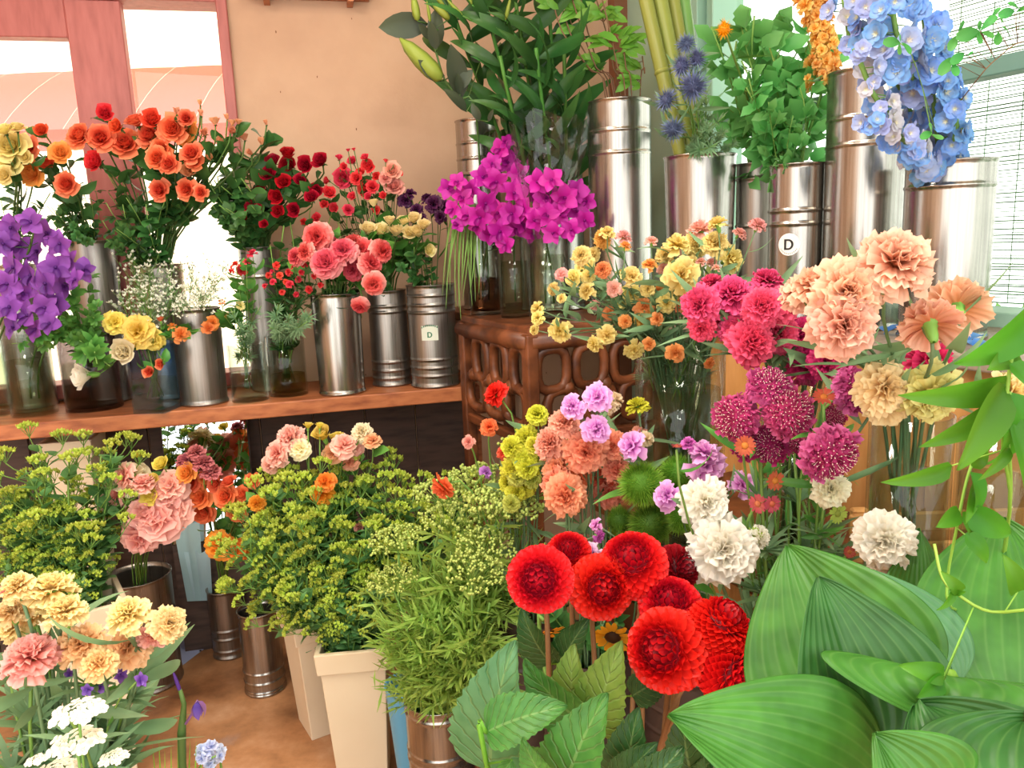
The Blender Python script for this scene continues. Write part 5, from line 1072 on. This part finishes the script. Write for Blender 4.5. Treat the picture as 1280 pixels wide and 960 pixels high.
lily('lily stem with long leaves next to the thin brown twigs', 685, -25, 2.5, lb_(.3), 18, .22, [], 4)
lily('lily stem with drooping lower leaves over the wide corner bucket', 670, 60, 2.44, lb_(.2, -.5), 14, .20, [], 5)
lily('short lily stem in the middle just above the bucket rim', 625, 70, 2.44, lb_(-.3, -.5), 13, .19, [], 6)
lily('short lily stem at the twig side just above the bucket rim', 705, 55, 2.48, lb_(.5, -.1), 12, .19, [], 7)
# dark leafy branch in the corner bucket
def catmull(P, n=4):
    P = [P[0] * 2 - P[1]] + list(P) + [P[-1] * 2 - P[-2]]; out = []
    for i in range(1, len(P) - 2):
        for k in range(n): t = k / n; out.append(.5 * (2 * P[i] + (P[i + 1] - P[i - 1]) * t + (2 * P[i - 1] - 5 * P[i] + 4 * P[i + 1] - P[i + 2]) * t * t + (3 * P[i] - P[i - 1] - 3 * P[i + 1] + P[i + 2]) * t ** 3))
    return out + [P[-2]]
def branch(name, label, cat, pts_px, leaves, base, smat, lmesh, lmat, r=.003, group=None, buds=()):
    base = Vector(base); P_ = [at(x, y, d) - base for x, y, d in pts_px]; t = thing(name, label, cat, base, group)
    mb = MB(); pp = catmull([V3(0, 0, 0)] + [np.array(p) for p in P_]); tube(mb, pp, r, 5); obj('stem', mb.mesh('stem', smat), t)
    for k, (x, y, x2, y2, d) in enumerate(leaves):
        a = at(x, y, d) - base; b_ = at(x2, y2, d - .01) - base; D = b_ - a
        q = (pp, a); c = min(pp[1:], key=lambda p: (Vector(p) - a).length)
        if (Vector(c) - a).length > .012: mb = MB(); tube(mb, [c, a], r * .5, 4); obj('leaf_stalk', mb.mesh('leaf_stalk', smat), t)
        z = D.normalized(); y_ = Vector((0, -1, .35)); y_ = (y_ - z * y_.dot(z)).normalized(); x_ = y_.cross(z); Rm = Matrix((x_, y_, z)).transposed()
        Rm = Rm @ Matrix.Rotation(((k * 37) % 9 - 4) * .14, 3, 'Z')
        obj('leaf', lmesh[k % len(lmesh)], t, lmat, M=Matrix.LocRotScale(a, Rm.to_quaternion(), Vector((D.length * 1.06,) * 3)))
    for x, y, x2, y2, d, s in buds:
        a = at(x, y, d) - base; D = at(x2, y2, d) - base - a
        c = min(pp[1:], key=lambda p: (Vector(p) - a).length); mb = MB(); tube(mb, [c, a], r * .6, 4); obj('bud_stalk', mb.mesh('bud_stalk', smat), t)
        obj('bud', BUDM, t, LBUD, M=Matrix.LocRotScale(a, align(D), Vector((D.length / 2.25 * .9, D.length / 2.25 * .9, D.length / 2.25))))
    return t
DKB = P('branch_leaf_dark', '#3a4434', '#4a5640', .2, .4, .12); L_BR = [m_leaf(P_OVAL, .5, -.3, .15, 0, 6, 4), m_leaf(P_OVAL, .42, .4, .2, 0, 6, 4)]
branch('leafy_branch', 'dark leafy branch leaning over the peach wall with pale lily buds', 'branch', [(596, 150, 2.52), (575, 122, 2.5), (556, 100, 2.5), (545, 65, 2.5), (535, 30, 2.5)],
    [(535, 30, 476, 34, 2.5), (541, 50, 524, 30, 2.49), (547, 60, 545, 12, 2.5), (552, 102, 522, 78, 2.48), (556, 95, 527, 90, 2.5), (578, 122, 560, 60, 2.5), (570, 112, 590, 88, 2.49), (575, 118, 568, 92, 2.48), (583, 140, 556, 112, 2.48), (582, 84, 562, 60, 2.5), (600, 150, 590, 130, 2.47), (610, 152, 620, 138, 2.47), (600, 78, 582, 62, 2.5), (545, 62, 538, 28, 2.47)], vb('lily'), STEMD, L_BR, DKB, .0035, None,
    [(552, 100, 500, 48, 2.47, 0), (522, 26, 516, -8, 2.47, 0), (562, 24, 540, 4, 2.47, 0)])
# twigs in the tall bucket
R = random.Random(77); TWL = [m_leaf(P_OVAL, .42, -.5, .2, 0, 4, 2)]
for i, (x0, x1) in enumerate(((757, 688), (760, 697), (763, 705), (768, 712), (770, 724), (776, 742), (782, 752), (790, 772), (800, 803))):
    b = vb('tall', (i - 4) * .15); d = VES['tall'][0].y - .03 + .02 * (i % 3); top = -12 if i < 6 else (-5 if i == 6 else 45 if i == 7 else 70)
    lv = []
    for k in range(3 + (i % 3)):
        f = R.uniform(.25, 1); x = x0 + (x1 - x0) * f; y = 125 + (top - 125) * f
        if i > 3 or k == 0:
            for q in range(4): lv.append((x + q * 4 * (1 if i % 2 else -1), y - 2 * q + 3, x + (14 + q * 6) * (1 if i % 2 else -1) + R.uniform(-6, 6), y + R.uniform(-14, 14) - 2, d))
    branch('twig', f"thin brown twig in the tall bucket, {ORD[i]} from the lilies", 'twig', [(x0, 124, d), (x0 + (x1 - x0) * .35 + R.uniform(-5, 5), 85, d), (x0 + (x1 - x0) * .7 + R.uniform(-6, 6), 40 if i < 7 else top + 22, d), (x1, top, d)], lv, b, STEMB, TWL, P('twig_leaf', '#6fa83c', '#88c050', .4, .4, .12), .0022, 'twigs in the tall bucket')
# delphiniums
DB = P('delph_blue', '#4a88d8', '#7cb4f4', .35, .5, .1); DBP = P('delph_lilac', '#8a94dc', '#a8bcf4', .35, .5, .12); DCEN = P('delph', '#f0ecc0', '#6ca8f0', .35, .5, .1, 'pol'); DCP = P('delph_pale', '#f0e8c8', '#9cb0e8', .35, .5, .12, 'pol'); DWH = P('delph_faded', '#e8e4bc', '#c8c8d8', .35, .5, .1, 'pol')
def delph(label, px, n, d, mat, base, wid, seed, size=40):
    R = random.Random(seed); base = Vector(base); P_ = [at(x, y, d + (VES['big'][0].y - d) * max(0, 1 - i / 1.5)) - base for i, (x, y) in enumerate(px)]; t = thing('delphinium', label, 'delphinium', base, 'blue delphiniums')
    pp = bez((0, 0, 0), P_[0] * .5, P_[0], P_[0], 3) + [np.array(p) for p in P_[1:]]; mb = MB(); tube(mb, pp, .0045, 6); obj('stem', mb.mesh('stem', STEMG), t); pd = MB()
    for k in range(n):
        f = k / n * (len(P_) - 1); i = int(f); c = P_[i].lerp(P_[i + 1], f - i); a = -PI / 2 + R.uniform(-1.9, 1.9); rr = wid * d / F * R.uniform(.55, 1.1)
        D = Vector((math.cos(a), math.sin(a), R.uniform(-.25, .35))); h = c + D * rr; tube(pd, [c, h], .0012, 3, False)
        s = size / 2 * d / F * R.uniform(.8, 1.15) * (1 - .25 * k / n)
        obj('floret', R.choice(FLOR), t, R.choice(mat), M=Matrix.LocRotScale(h, align(D + Vector((0, -.5, 0)), R.uniform(0, 6)), Vector((s,) * 3)))
    obj('pedicels', pd.mesh('pedicels', STEMG), t)
dv = lambda x=0, y=0: vb('big', x, y)
delph('blue delphinium spike standing nearest to the reed blind', [(1175, 205), (1170, 160), (1165, 100), (1158, 50), (1150, -20)], 30, 1.5, [DCEN], dv(0, -.2), 22, 1, 44)
delph('tall blue delphinium spike in the middle of the blue bunch', [(1165, 210), (1150, 120), (1135, 80), (1120, 40), (1110, -25)], 28, 1.46, [DCEN, DCP], dv(-.2, -.1), 24, 2, 42)
delph('lilac tinted delphinium spike beside the orange spike', [(1168, 215), (1130, 120), (1100, 60), (1085, 20), (1075, -30)], 26, 1.5, [DCP, DCEN], dv(-.3, .1), 20, 3, 36)
delph('blue delphinium side spike hanging low over the broad bucket', [(1185, 205), (1190, 185), (1196, 160), (1192, 120), (1188, 90)], 14, 1.5, [DCEN], dv(.25, 0), 14, 4, 32)
delph('faded cream delphinium spike drooping before the tallest bucket', [(1160, 225), (1140, 180), (1112, 150), (1090, 115), (1068, 60)], 26, 1.44, [DWH, DCP], dv(-.4, -.3), 18, 5, 28)
delph('pale delphinium spike drooping to the rim of the broad bucket', [(1165, 220), (1150, 195), (1130, 175), (1105, 160), (1085, 150)], 18, 1.42, [DWH, DCP, DCEN], dv(-.5, -.4), 18, 6, 30)
delph('blue delphinium spike hanging lowest between the steel buckets', [(1165, 222), (1152, 205), (1135, 190), (1118, 182), (1110, 165)], 16, 1.46, [DCEN, DCP], dv(-.3, -.5), 16, 7, 32)
delph('pale blue delphinium spike behind the others by the orange spike', [(1165, 215), (1120, 150), (1085, 100), (1062, 50), (1052, -20)], 24, 1.54, [DCP, DWH, DCEN], dv(-.5, .3), 18, 8, 30)
# orange spike
ORS = P('orange_spike', '#f0a840', '#f8d080', .4, .5, .12); b = vb('D', .2); t = thing('orange_spike', 'fuzzy orange flower spike between the leafy stems and the delphiniums', 'flower', b)
P_ = [at(x, y, VES['D'][0].y) - b for x, y in ((1000, 202), (1026, 120), (1032, 70), (1022, 20), (1012, -25))]; mb = MB(); tube(mb, [V3(0, 0, 0)] + [np.array(p) for p in P_], .004, 5); obj('stem', mb.mesh('stem', STEMG), t); R = random.Random(5)
for k in range(64):
    f = 1.2 + k / 64 * 2.7; i = int(f); c = P_[i].lerp(P_[min(4, i + 1)], f - i); a = k * GA; D = Vector((math.cos(a), math.sin(a), .2)); s = .017 * R.uniform(.6, 1.4)
    obj('floret', R.choice(SMALL), t, ORS, M=Matrix.LocRotScale(c + D * .036 * R.uniform(.5, 1.3), align(D), Vector((s,) * 3)))
# twig with green leaves at the bright blind
GL = P('vine_leaf_mid', '#4c9c48', '#60b058', .45, .4, .1); L_OB = [m_leaf(P_OBOV, .5, -.4, .2, 0, 6, 4), m_leaf(P_OBOV, .42, .3, .2, 0, 6, 4)]
branch('leafy_twig', 'thin dark twig with rounded green leaves before the reed blind', 'twig', [(1185, 203, VES['big'][0].y), (1188, 150, 1.55), (1225, 95, 1.4), (1250, 70, 1.4), (1272, 54, 1.4), (1295, 50, 1.4)],
    [(1225, 40, 1198, 45, 1.39), (1225, 38, 1220, 26, 1.39), (1226, 38, 1245, 20, 1.39), (1224, 40, 1220, 58, 1.39), (1226, 40, 1242, 46, 1.39), (1198, 42, 1200, 25, 1.4), (1195, 45, 1188, 62, 1.4), (1248, 40, 1246, 60, 1.4), (1262, 46, 1255, 34, 1.4), (1265, 36, 1280, 42, 1.4), (1240, 20, 1250, 10, 1.4), (1252, 22, 1248, 30, 1.4), (1205, 66, 1190, 78, 1.4), (1208, 70, 1218, 66, 1.4), (1188, 72, 1176, 92, 1.4), (1192, 78, 1194, 98, 1.4), (1275, 14, 1262, 4, 1.38), (1270, 15, 1285, 6, 1.38), (1268, 14, 1250, 18, 1.38), (1275, 16, 1284, 26, 1.38)], vb('big', .4, .1), STEMB, L_OB, GL, .001)
branch('leafy_twig', 'thin twig of five fingered leaves in front of the blue delphiniums', 'twig', [(1180, 203, VES['big'][0].y), (1165, 150, 1.45), (1140, 70, 1.34), (1125, 54, 1.34)], [(1125, 54, 1106, 52, 1.33), (1125, 55, 1118, 70, 1.33), (1127, 53, 1138, 66, 1.33), (1126, 52, 1120, 45, 1.33), (1165, 165, 1152, 172, 1.34), (1165, 168, 1178, 176, 1.34), (1164, 166, 1162, 155, 1.34)], vb('big', .3, -.3), STEMG, L_OB, GL, .0008)
# fallen blue petals on the counter
for i, (x, y) in enumerate(((1105, 420), (1206, 432), (1218, 440))):
    q = onz(x, y, ZC); mb = MB(); sheet(mb, (0, 0, .004), (1, .3 * i, .2), (0, 0, 1), .05, .035, P_OBOV, a0=.5, a1=-.4, cup=.4, ruf=.1, nu=5, nv=4); sheet(mb, (.01, .005, .004), (-.3, 1, .5), (0, 0, 1), .035, .03, P_OBOV, a0=.3, a1=-.5, cup=.3, nu=4, nv=3)
    o = obj('fallen_petal', mb.mesh('fallen_petal', DB), loc=q); tag(o, ['fallen blue petal on the counter edge below the peach carnations', 'fallen blue petal on the counter edge behind the vine leaf', 'small fallen blue petal lying closest to the vine leaf'][i], 'petal', 'fallen blue petals')

# long grass blades
GRS = P('grass_blade', '#6c9c48', '#90b864', .4, .4, .12); L_GR = [m_leaf(P_STRAP, .055, -2.6, .3, 0, 12, 2), m_leaf(P_STRAP, .05, -2.2, .3, 0, 12, 2)]
for i in range(15):
    R = random.Random(900 + i); x = 548 + i * 3.2; b = vb('lily', R.uniform(-.6, 0), R.uniform(-.6, 0)) + Vector((0, 0, VES['lily'][2] * .3)); top = at(x + R.uniform(0, 22), R.uniform(288, 310), 2.55); end = at(x - 4 + R.uniform(-6, 22), R.uniform(350, 400), 2.42)
    t = thing('long_grass', f"long arching green grass blade by the carved stand, {ORD[i % 8]} from the labelled bucket, {['front', 'back'][i // 8]} ones", 'grass blade', b, 'long grass blades'); mb = MB()
    rm = VES['lily'][0] + Vector((-.5 * VES['lily'][1], -.5 * VES['lily'][1], VES['lily'][2] * 0 + max(.0, top.z - VES['lily'][0].z + .05)))
    pts = bez(V3(0, 0, 0), Vector((0, 0, (rm - b).z + .12)), (top - b) + Vector((0, -.02, .16)), end - b, 12)
    V = []; 
    for k, p in enumerate(pts): w = .0055 * (1 - (k / 12.) ** 3 * .9); V += [p + V3(-w, 0, .001), p + V3(0, .002, 0), p + V3(w, 0, .001)]
    mb.add(V, [(3 * k + j, 3 * k + j + 1, 3 * k + j + 4, 3 * k + j + 3) for k in range(12) for j in range(2)], [k // 3 / 12 for k in range(39)]); obj('blade', mb.mesh('blade', GRS), t)

# candytuft in the low corner
DAISYW = m_daisy(399, 5, .9, .2, 1.4); WHC = P('candytuft', '#f0ecd4', '#fcfaf0', .3, .6, .03)
for i, (x, y, w) in enumerate(((97, 889, 62), (95, 926, 62), (142, 948, 34), (72, 962, 50), (45, 952, 24))):
    b = vb('ct', (i - 2) * .3, .1 * i); p = at(x, y, .86) - b; R = random.Random(60 + i)
    t = thing('candytuft', ['flat white flower head, highest of the white ones in the low corner', 'flat white flower head, second down in the low corner', 'flat white flower head turned towards the bare floor', 'flat white flower head at the lower edge of the picture', 'smallest white flower head in the low corner'][i], 'flower', b, 'flat white flower heads')
    mb = MB(); tube(mb, bez(V3(0, 0, 0), (0, 0, .1), p - Vector((0, 0, .08)), p - Vector((0, 0, .012)), 6), .0018, 5); obj('stem', mb.mesh('stem', STEMG), t)
    r0 = w / 2 * .87 / F; 
    for k in range(22):
        a = k * GA; q = r0 * math.sqrt((k + .5) / 22); c = p + Vector((math.cos(a) * q, math.sin(a) * q, .004 - q * .15)); s = r0 * .26 * (.7 + .5 * k / 22)
        obj('floret', DAISYW, t, WHC, M=Matrix.LocRotScale(c, align((math.cos(a) * .5, math.sin(a) * .5 - .4, 1), R.uniform(0, 6)), Vector((s,) * 3)))
    for k in range(3): obj('leaf', L_LANCE[k % 2], t, GREEN, M=Matrix.LocRotScale(p * (.3 + .2 * k), align((math.cos(k * 2), math.sin(k * 2), .5)), Vector((.07,) * 3)))
# bare iris stem, pale blue flowers, low yellow green tuft
b = vb('ir'); IRM = P('iris_purple', '#5c3c98', '#8c68c0', .3, .5, .08); IRP = P('iris_spent', '#9a6ca8', '#c49cc4', .3, .5, .08)
t = thing('iris', 'nearly bare green stem with a purple bud and a spent drooping flower', 'iris', b)
pts = [at(x, y, 1.1) - b for x, y in ((228, 955), (227, 915), (230, 880), (225, 862))]; mb = MB(); tube(mb, [V3(0, 0, 0)] + [np.array(p) for p in pts], [.005, .006, .007, .004, .003], 6); obj('stem', mb.mesh('stem', STEMD), t)
obj('bud', BUDM, t, IRM, M=Matrix.LocRotScale(pts[-1] - Vector((0, 0, .004)), align((-.2, 0, 1)), Vector((.008, .008, .016))))
q = [at(x, y, 1.09) - b for x, y in ((232, 905), (243, 888), (247, 876), (248, 884))]; mb = MB(); tube(mb, [np.array(p) for p in q], .0022, 5); obj('flower_stalk', mb.mesh('flower_stalk', IRP), t)
for k in range(4): mb = MB(); sheet(mb, q[2], V3(math.cos(k * 1.6) * .4, math.sin(k * 1.6) * .4, -1), (math.cos(k * 1.6), math.sin(k * 1.6), .2), .032, .012, P_LANCE, a0=.4, a1=-.8, cup=.4, nu=5, nv=2); obj('petal', mb.mesh('petal', IRM if k % 2 else IRP), t)
PBL = P('pale_blue', '#a8b8e0', '#d4def4', .35, .5, .06)
bunch('flower', 'pale_blue_flower', 'pale blue flowers beside the iris stem', 'the iris stem', 1.12, 'ir', "252 935 16 u;262 931 18 u;272 936 16 u;258 944 18 f;268 948 18 f;277 944 14 r;262 955 16 f;250 950 14 f", SMALL, {'0': ('pale blue', PBL, None)}, STEMG, .0013)
for i in range(9):
    R = random.Random(70 + i); b2_ = vb('ir', R.uniform(-.4, .4), R.uniform(-.4, .2)); e = at(178 + i * 8, R.uniform(938, 955), 1.08); t = thing('grass_tuft', f"short yellow green blade at the foot of the iris stem, {ORD[i]} from the corner carnations", 'leaf', b2_, 'yellow green blades by the iris'); mb = MB(); D = e - b2_
    sheet(mb, (0, 0, 0), D, (0, -1, .2), D.length, .012, P_STRAP, a0=.2, a1=-.3, fold=.3, nu=8, nv=2); obj('blade', mb.mesh('blade', LTGREEN), t)

# hosta: a pot of very large leaves, each leaf a part
HM = {}
def hosta_mat(name, a, b_):
    m, nt, out = new_mat(name); L = nt.links.new; at_ = N(nt, 'ShaderNodeAttribute', attribute_name='rnd'); at2 = N(nt, 'ShaderNodeAttribute', attribute_name='grad')
    # parallel veins from the side coordinate
    mm_ = N(nt, 'ShaderNodeMath', operation='MULTIPLY'); L(at_.outputs['Fac'], mm_.inputs[0]); mm_.inputs[1].default_value = 2 * PI * 6.5
    sn = N(nt, 'ShaderNodeMath', operation='COSINE'); L(mm_.outputs[0], sn.inputs[0])
    pw = N(nt, 'ShaderNodeMath', operation='POWER'); ab = N(nt, 'ShaderNodeMath', operation='MAXIMUM'); L(sn.outputs[0], ab.inputs[0]); ab.inputs[1].default_value = 0; L(ab.outputs[0], pw.inputs[0]); pw.inputs[1].default_value = 6
    tc = N(nt, 'ShaderNodeTexCoord'); nz = N(nt, 'ShaderNodeTexNoise'); nz.inputs['Scale'].default_value = 28; L(tc.outputs['Object'], nz.inputs['Vector'])
    r = ramp(nt, nz.outputs['Fac'], [(.3, col(a)), (.7, col(b_))])
    mx = N(nt, 'ShaderNodeMixRGB'); ml = N(nt, 'ShaderNodeMath', operation='MULTIPLY'); L(pw.outputs[0], ml.inputs[0]); ml.inputs[1].default_value = .10; L(ml.outputs[0], mx.inputs[0]); L(r.outputs[0], mx.inputs[1]); mx.inputs[2].default_value = col('#9cc870')
    ad = N(nt, 'ShaderNodeMath', operation='MULTIPLY_ADD'); L(nz.outputs['Fac'], ad.inputs[0]); ad.inputs[1].default_value = .8; L(sn.outputs[0], ad.inputs[2])
    bp_ = N(nt, 'ShaderNodeBump'); bp_.inputs['Strength'].default_value = .28; bp_.inputs['Distance'].default_value = .002; L(ad.outputs[0], bp_.inputs['Height'])
    p = N(nt, 'ShaderNodeBsdfPrincipled'); p.inputs['Roughness'].default_value = .42; L(mx.outputs[0], p.inputs['Base Color']); L(bp_.outputs[0], p.inputs['Normal'])
    t = N(nt, 'ShaderNodeBsdfTranslucent'); L(mx.outputs[0], t.inputs[0]); ms = N(nt, 'ShaderNodeMixShader'); ms.inputs[0].default_value = .3; L(p.outputs[0], ms.inputs[1]); L(t.outputs[0], ms.inputs[2]); L(ms.outputs[0], out.inputs[0]); return m
HG = hosta_mat('hosta_leaf', '#3a7426', '#4e9034'); HSHADE = hosta_mat('hosta_leaf_shaded', '#2c6024', '#3a7430'); HB = hosta_mat('hosta_leaf_bluish', '#548e5c', '#649e6a')  # darker green copy has the shade on the leaves put into its colour
hq = at(1130, 940, .86); HBASE = Vector((hq.x + .02, .92, .42))
hp = thing('hosta', 'big leaved green hosta filling the low corner by the dahlias', 'plant', (HBASE.x, HBASE.y, 0))
mb = MB(); lathe(mb, [(.001, 0), (.09, 0), (.11, .40), (.12, .40), (.12, .43), (.105, .43), (.10, .38), (.001, .38)], 28); obj('pot', mb.mesh('pot', DARKW), hp)
def hleaf(bp, tp, width, nrmv, mat, a0=.25, a1=-.45, fold=.25, ruf=.02, cup=.0, twist=0., label=None, prof=None):
    b_ = at(*bp); e = at(*tp); D = e - b_; o0 = Vector((HBASE.x, HBASE.y, 0)); mb = MB(); d_, n_, s_ = frame(D, nrmv); nu, nv = 18, 16
    chord = 1.0
    prof = prof or (lambda u: (np.sin(PI * np.clip(u, 0, 1) ** .62) ** .72) * (1 - .25 * u ** 3) * .99 + .01)
    n0 = len(mb.v); sheet(mb, b_ - o0, D, nrmv, D.length * 1.08, width * (b_ + e).length * .5 / F * .98, prof, a0=a0, a1=a1, fold=fold, cup=cup, ruf=ruf, rn=1.6, ph=width % 6, nu=nu, nv=nv, twist=twist)
    mb.r = [np.tile(np.abs(np.linspace(-1, 1, nv + 1)), nu + 1)]
    me = mb.mesh('leaf', mat); o = obj('leaf', me, hp, label=label); so_ = o.modifiers.new('thick', 'SOLIDIFY'); so_.thickness = .0012; ss = o.modifiers.new('smooth', 'SUBSURF'); ss.levels = ss.render_levels = 1
    mb = MB(); st0 = V3(0, 0, .39); tube(mb, bez(st0, st0 + V3(0, 0, .15), np.array(b_ - o0) - np.array(D.normalized()) * .08, np.array(b_ - o0), 8), [.008] * 5 + [.006] * 4, 6); obj('leaf_stalk', mb.mesh('leaf_stalk', LTGREEN), hp)
hleaf((1092, 900, .80), (988, 692, .92), 172, (-.35, -1, .25), HG, .18, -.3, .14, .012)                       # tall leaf behind
hleaf((1100, 935, .70), (1026, 736, .78), 128, (.15, -1, .25), HSHADE, .1, -.05, .45, .015)                   # shaded leaf in the middle, shade in its colour
hleaf((1110, 1015, .66), (876, 893, .62), 150, (.1, -.75, .9), HG, .25, -.5, .16, .025)                    # leaf pointing at the dahlias
hleaf((1195, 862, .80), (1078, 715, .88), 92, (.35, -1, .4), HB, .1, -.2, .10, .012)                    # pale bluish one
hleaf((1275, 885, .80), (1258, 655, .95), 170, (-.2, -1, .45), HG, .2, -.3, .12, .02)                       # broad one at the edge
hleaf((1190, 845, .70), (1203, 908, .655), 200, (0, -.35, 1), HG, .7, -1.1, .1, .04)                # folded over, tip hanging
hleaf((1215, 1010, .60), (1158, 882, .64), 170, (.3, -.7, .7), HSHADE, .3, -.5, .25, .03)                  # low one, darkened by shade in its colour
hleaf((1150, 1015, .58), (1108, 926, .58), 100, (0, -.7, .8), HG, .3, -.6, .35, .03)                   # small one at the bottom
hleaf((1300, 1010, .56), (1285, 895, .62), 150, (-.3, -.6, .8), HSHADE, .3, -.5, .2, .03)
hleaf((1135, 860, .92), (1152, 672, 1.0), 84, (-.1, -1, .2), HG, .1, -.2, .1, .02)

# toothed leaves in front of the dahlias: stems with large leaves
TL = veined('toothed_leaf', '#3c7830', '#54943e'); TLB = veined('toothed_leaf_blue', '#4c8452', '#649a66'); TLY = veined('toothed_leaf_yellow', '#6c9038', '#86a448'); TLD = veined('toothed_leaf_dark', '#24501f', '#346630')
L_T = [m_leaf(P_HEART, .60, -.55, .3, .04, 26, 8, .045, 5), m_leaf(P_HEART, .55, -.25, .28, .05, 26, 8, .05, 6), m_leaf(P_HEART, .66, -.8, .32, .04, 26, 8, .045, 7)]
def leaf_stem(label, leaves, base, lmat, d):
    x, y = leaves[0][0], leaves[0][1]
    return branch('leafy_cutting', label, 'leafy stem', [(x, y + 40, d), (x, y, d)], [(a, b_, c, e, d - .02 * i) for i, (a, b_, c, e) in enumerate(leaves)], base, LTGREEN, L_T, lmat, .0035, 'toothed leafy stems before the dahlias')
leaf_stem('stem with a tall bluish green toothed leaf beside the shiny ringed bucket', [(614, 965, 630, 815)], vb('dh', -.6, -.3), TLB, .94)
leaf_stem('stem with a green toothed leaf lying level in front of the bluish one', [(608, 915, 702, 880), (640, 950, 606, 985)], vb('dh', -.5, -.5), TL, .88)
leaf_stem('stem with a broad mid green toothed leaf under the first dahlia', [(735, 905, 655, 838), (700, 950, 640, 930)], vb('dh', -.1, -.3), TL, .95)
leaf_stem('stem with a yellowish toothed leaf between the upright dahlia stems', [(720, 900, 712, 815), (742, 912, 776, 806)], vb('dh', .2, 0), TLY, .98)
leaf_stem('stem with a deep green toothed leaf lowest in front', [(705, 990, 748, 876), (690, 985, 655, 925)], vb('dh', .1, -.6), TL, .86)
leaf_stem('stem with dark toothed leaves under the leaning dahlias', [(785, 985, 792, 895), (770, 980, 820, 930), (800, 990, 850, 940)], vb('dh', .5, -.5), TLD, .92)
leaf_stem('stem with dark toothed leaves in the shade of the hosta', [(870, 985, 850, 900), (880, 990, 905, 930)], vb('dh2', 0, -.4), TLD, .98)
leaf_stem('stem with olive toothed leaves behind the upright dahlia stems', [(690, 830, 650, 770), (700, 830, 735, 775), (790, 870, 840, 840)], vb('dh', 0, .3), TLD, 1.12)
# climbing vine at the edge
VL = P('vine_leaf', '#4c8c22', '#68aa32', .45, .38, .1); VS = P('vine_stem', '#98c850', '#a8d460', .2, .4, .08)
branch('climbing_vine', 'climbing vine stem with the largest light green leaf by the blind', 'vine', [(1262, 640, .82), (1254, 560, .78), (1258, 500, .76), (1266, 440, .76), (1285, 380, .76)],
    [(1292, 388, 1212, 462, .76), (1258, 484, 1158, 572, .76), (1262, 490, 1278, 600, .77), (1262, 455, 1300, 490, .75), (1272, 440, 1216, 468, .77)], vb('pc2', .1, -.2), VS, L_VINE, VL, .002)
branch('climbing_vine', 'climbing vine shoot with long narrow leaves under the largest light green leaf', 'vine', [(1262, 640, .83), (1262, 560, .79), (1262, 490, .77)], [(1262, 478, 1136, 500, .77), (1190, 582, 1110, 606, .79), (1258, 500, 1160, 560, .765), (1262, 560, 1228, 600, .77), (1266, 520, 1290, 620, .77)], vb('pc2', .2, -.3), VS, [m_leaf(P_HEART, .28, -.5, .5, .02, 8, 4, 0, 9)], VL, .0018)
branch('climbing_vine', 'climbing vine stem curling down before the wooden crate', 'vine', [(1190, 760, .84), (1185, 720, .82), (1196, 660, .8), (1206, 610, .8), (1215, 580, .8), (1226, 560, .8)],
    [(1213, 590, 1226, 650, .79), (1222, 600, 1186, 648, .80), (1203, 640, 1236, 690, .79), (1206, 668, 1240, 704, .78), (1200, 640, 1156, 660, .79), (1216, 585, 1240, 560, .8), (1208, 640, 1270, 672, .79)], vb('pc2', -.3, -.4), VS, L_VINE, VL, .0016)
branch('climbing_vine', 'thin vine tendril with narrow leaves over the hosta', 'vine', [(1300, 760, .7), (1240, 765, .7), (1200, 745, .7), (1178, 722, .72), (1168, 680, .74)],
    [(1190, 735, 1178, 765, .7), (1195, 742, 1212, 740, .7), (1200, 740, 1186, 722, .7), (1272, 740, 1262, 700, .7), (1180, 850, 1130, 868, .68), (1180, 845, 1138, 834, .68), (1180, 850, 1162, 882, .68)], vb('pc2', .3, -.6), VS, L_VINE, VL, .0016)

# pale blue paper behind the lisianthus
b_ = VES['f2'][0]
for i, (x, y, w, h) in enumerate(((232, 668, 30, 34), (246, 705, 30, 40))):
    p = at(x, y, b_.y - .02); t = thing('paper_wrap', ['pale blue wrapping paper peeking out beside the pink lisianthus', 'lower pale blue paper flap above the blue daylight patch on the floor'][i], 'paper', (p.x, p.y, b_.z + VES['f2'][2] - .05))
    mb = MB(); R = random.Random(80 + i); z0 = b_.z + VES['f2'][2] - .05; tz = p.z - z0 + .04
    sheet(mb, (0, .02, 0), (0, -.02, 1), (0, -1, 0), max(tz, .05), w / F * b_.y, lambda u: .8 + .3 * u, ruf=.10, rn=1.7, ph=i, nu=6, nv=8, jag=.03, R=R); obj('paper', mb.mesh('paper', P('pale_blue_paper', '#a8ccd4', '#b8dce4', .3, .6, .03)), t)
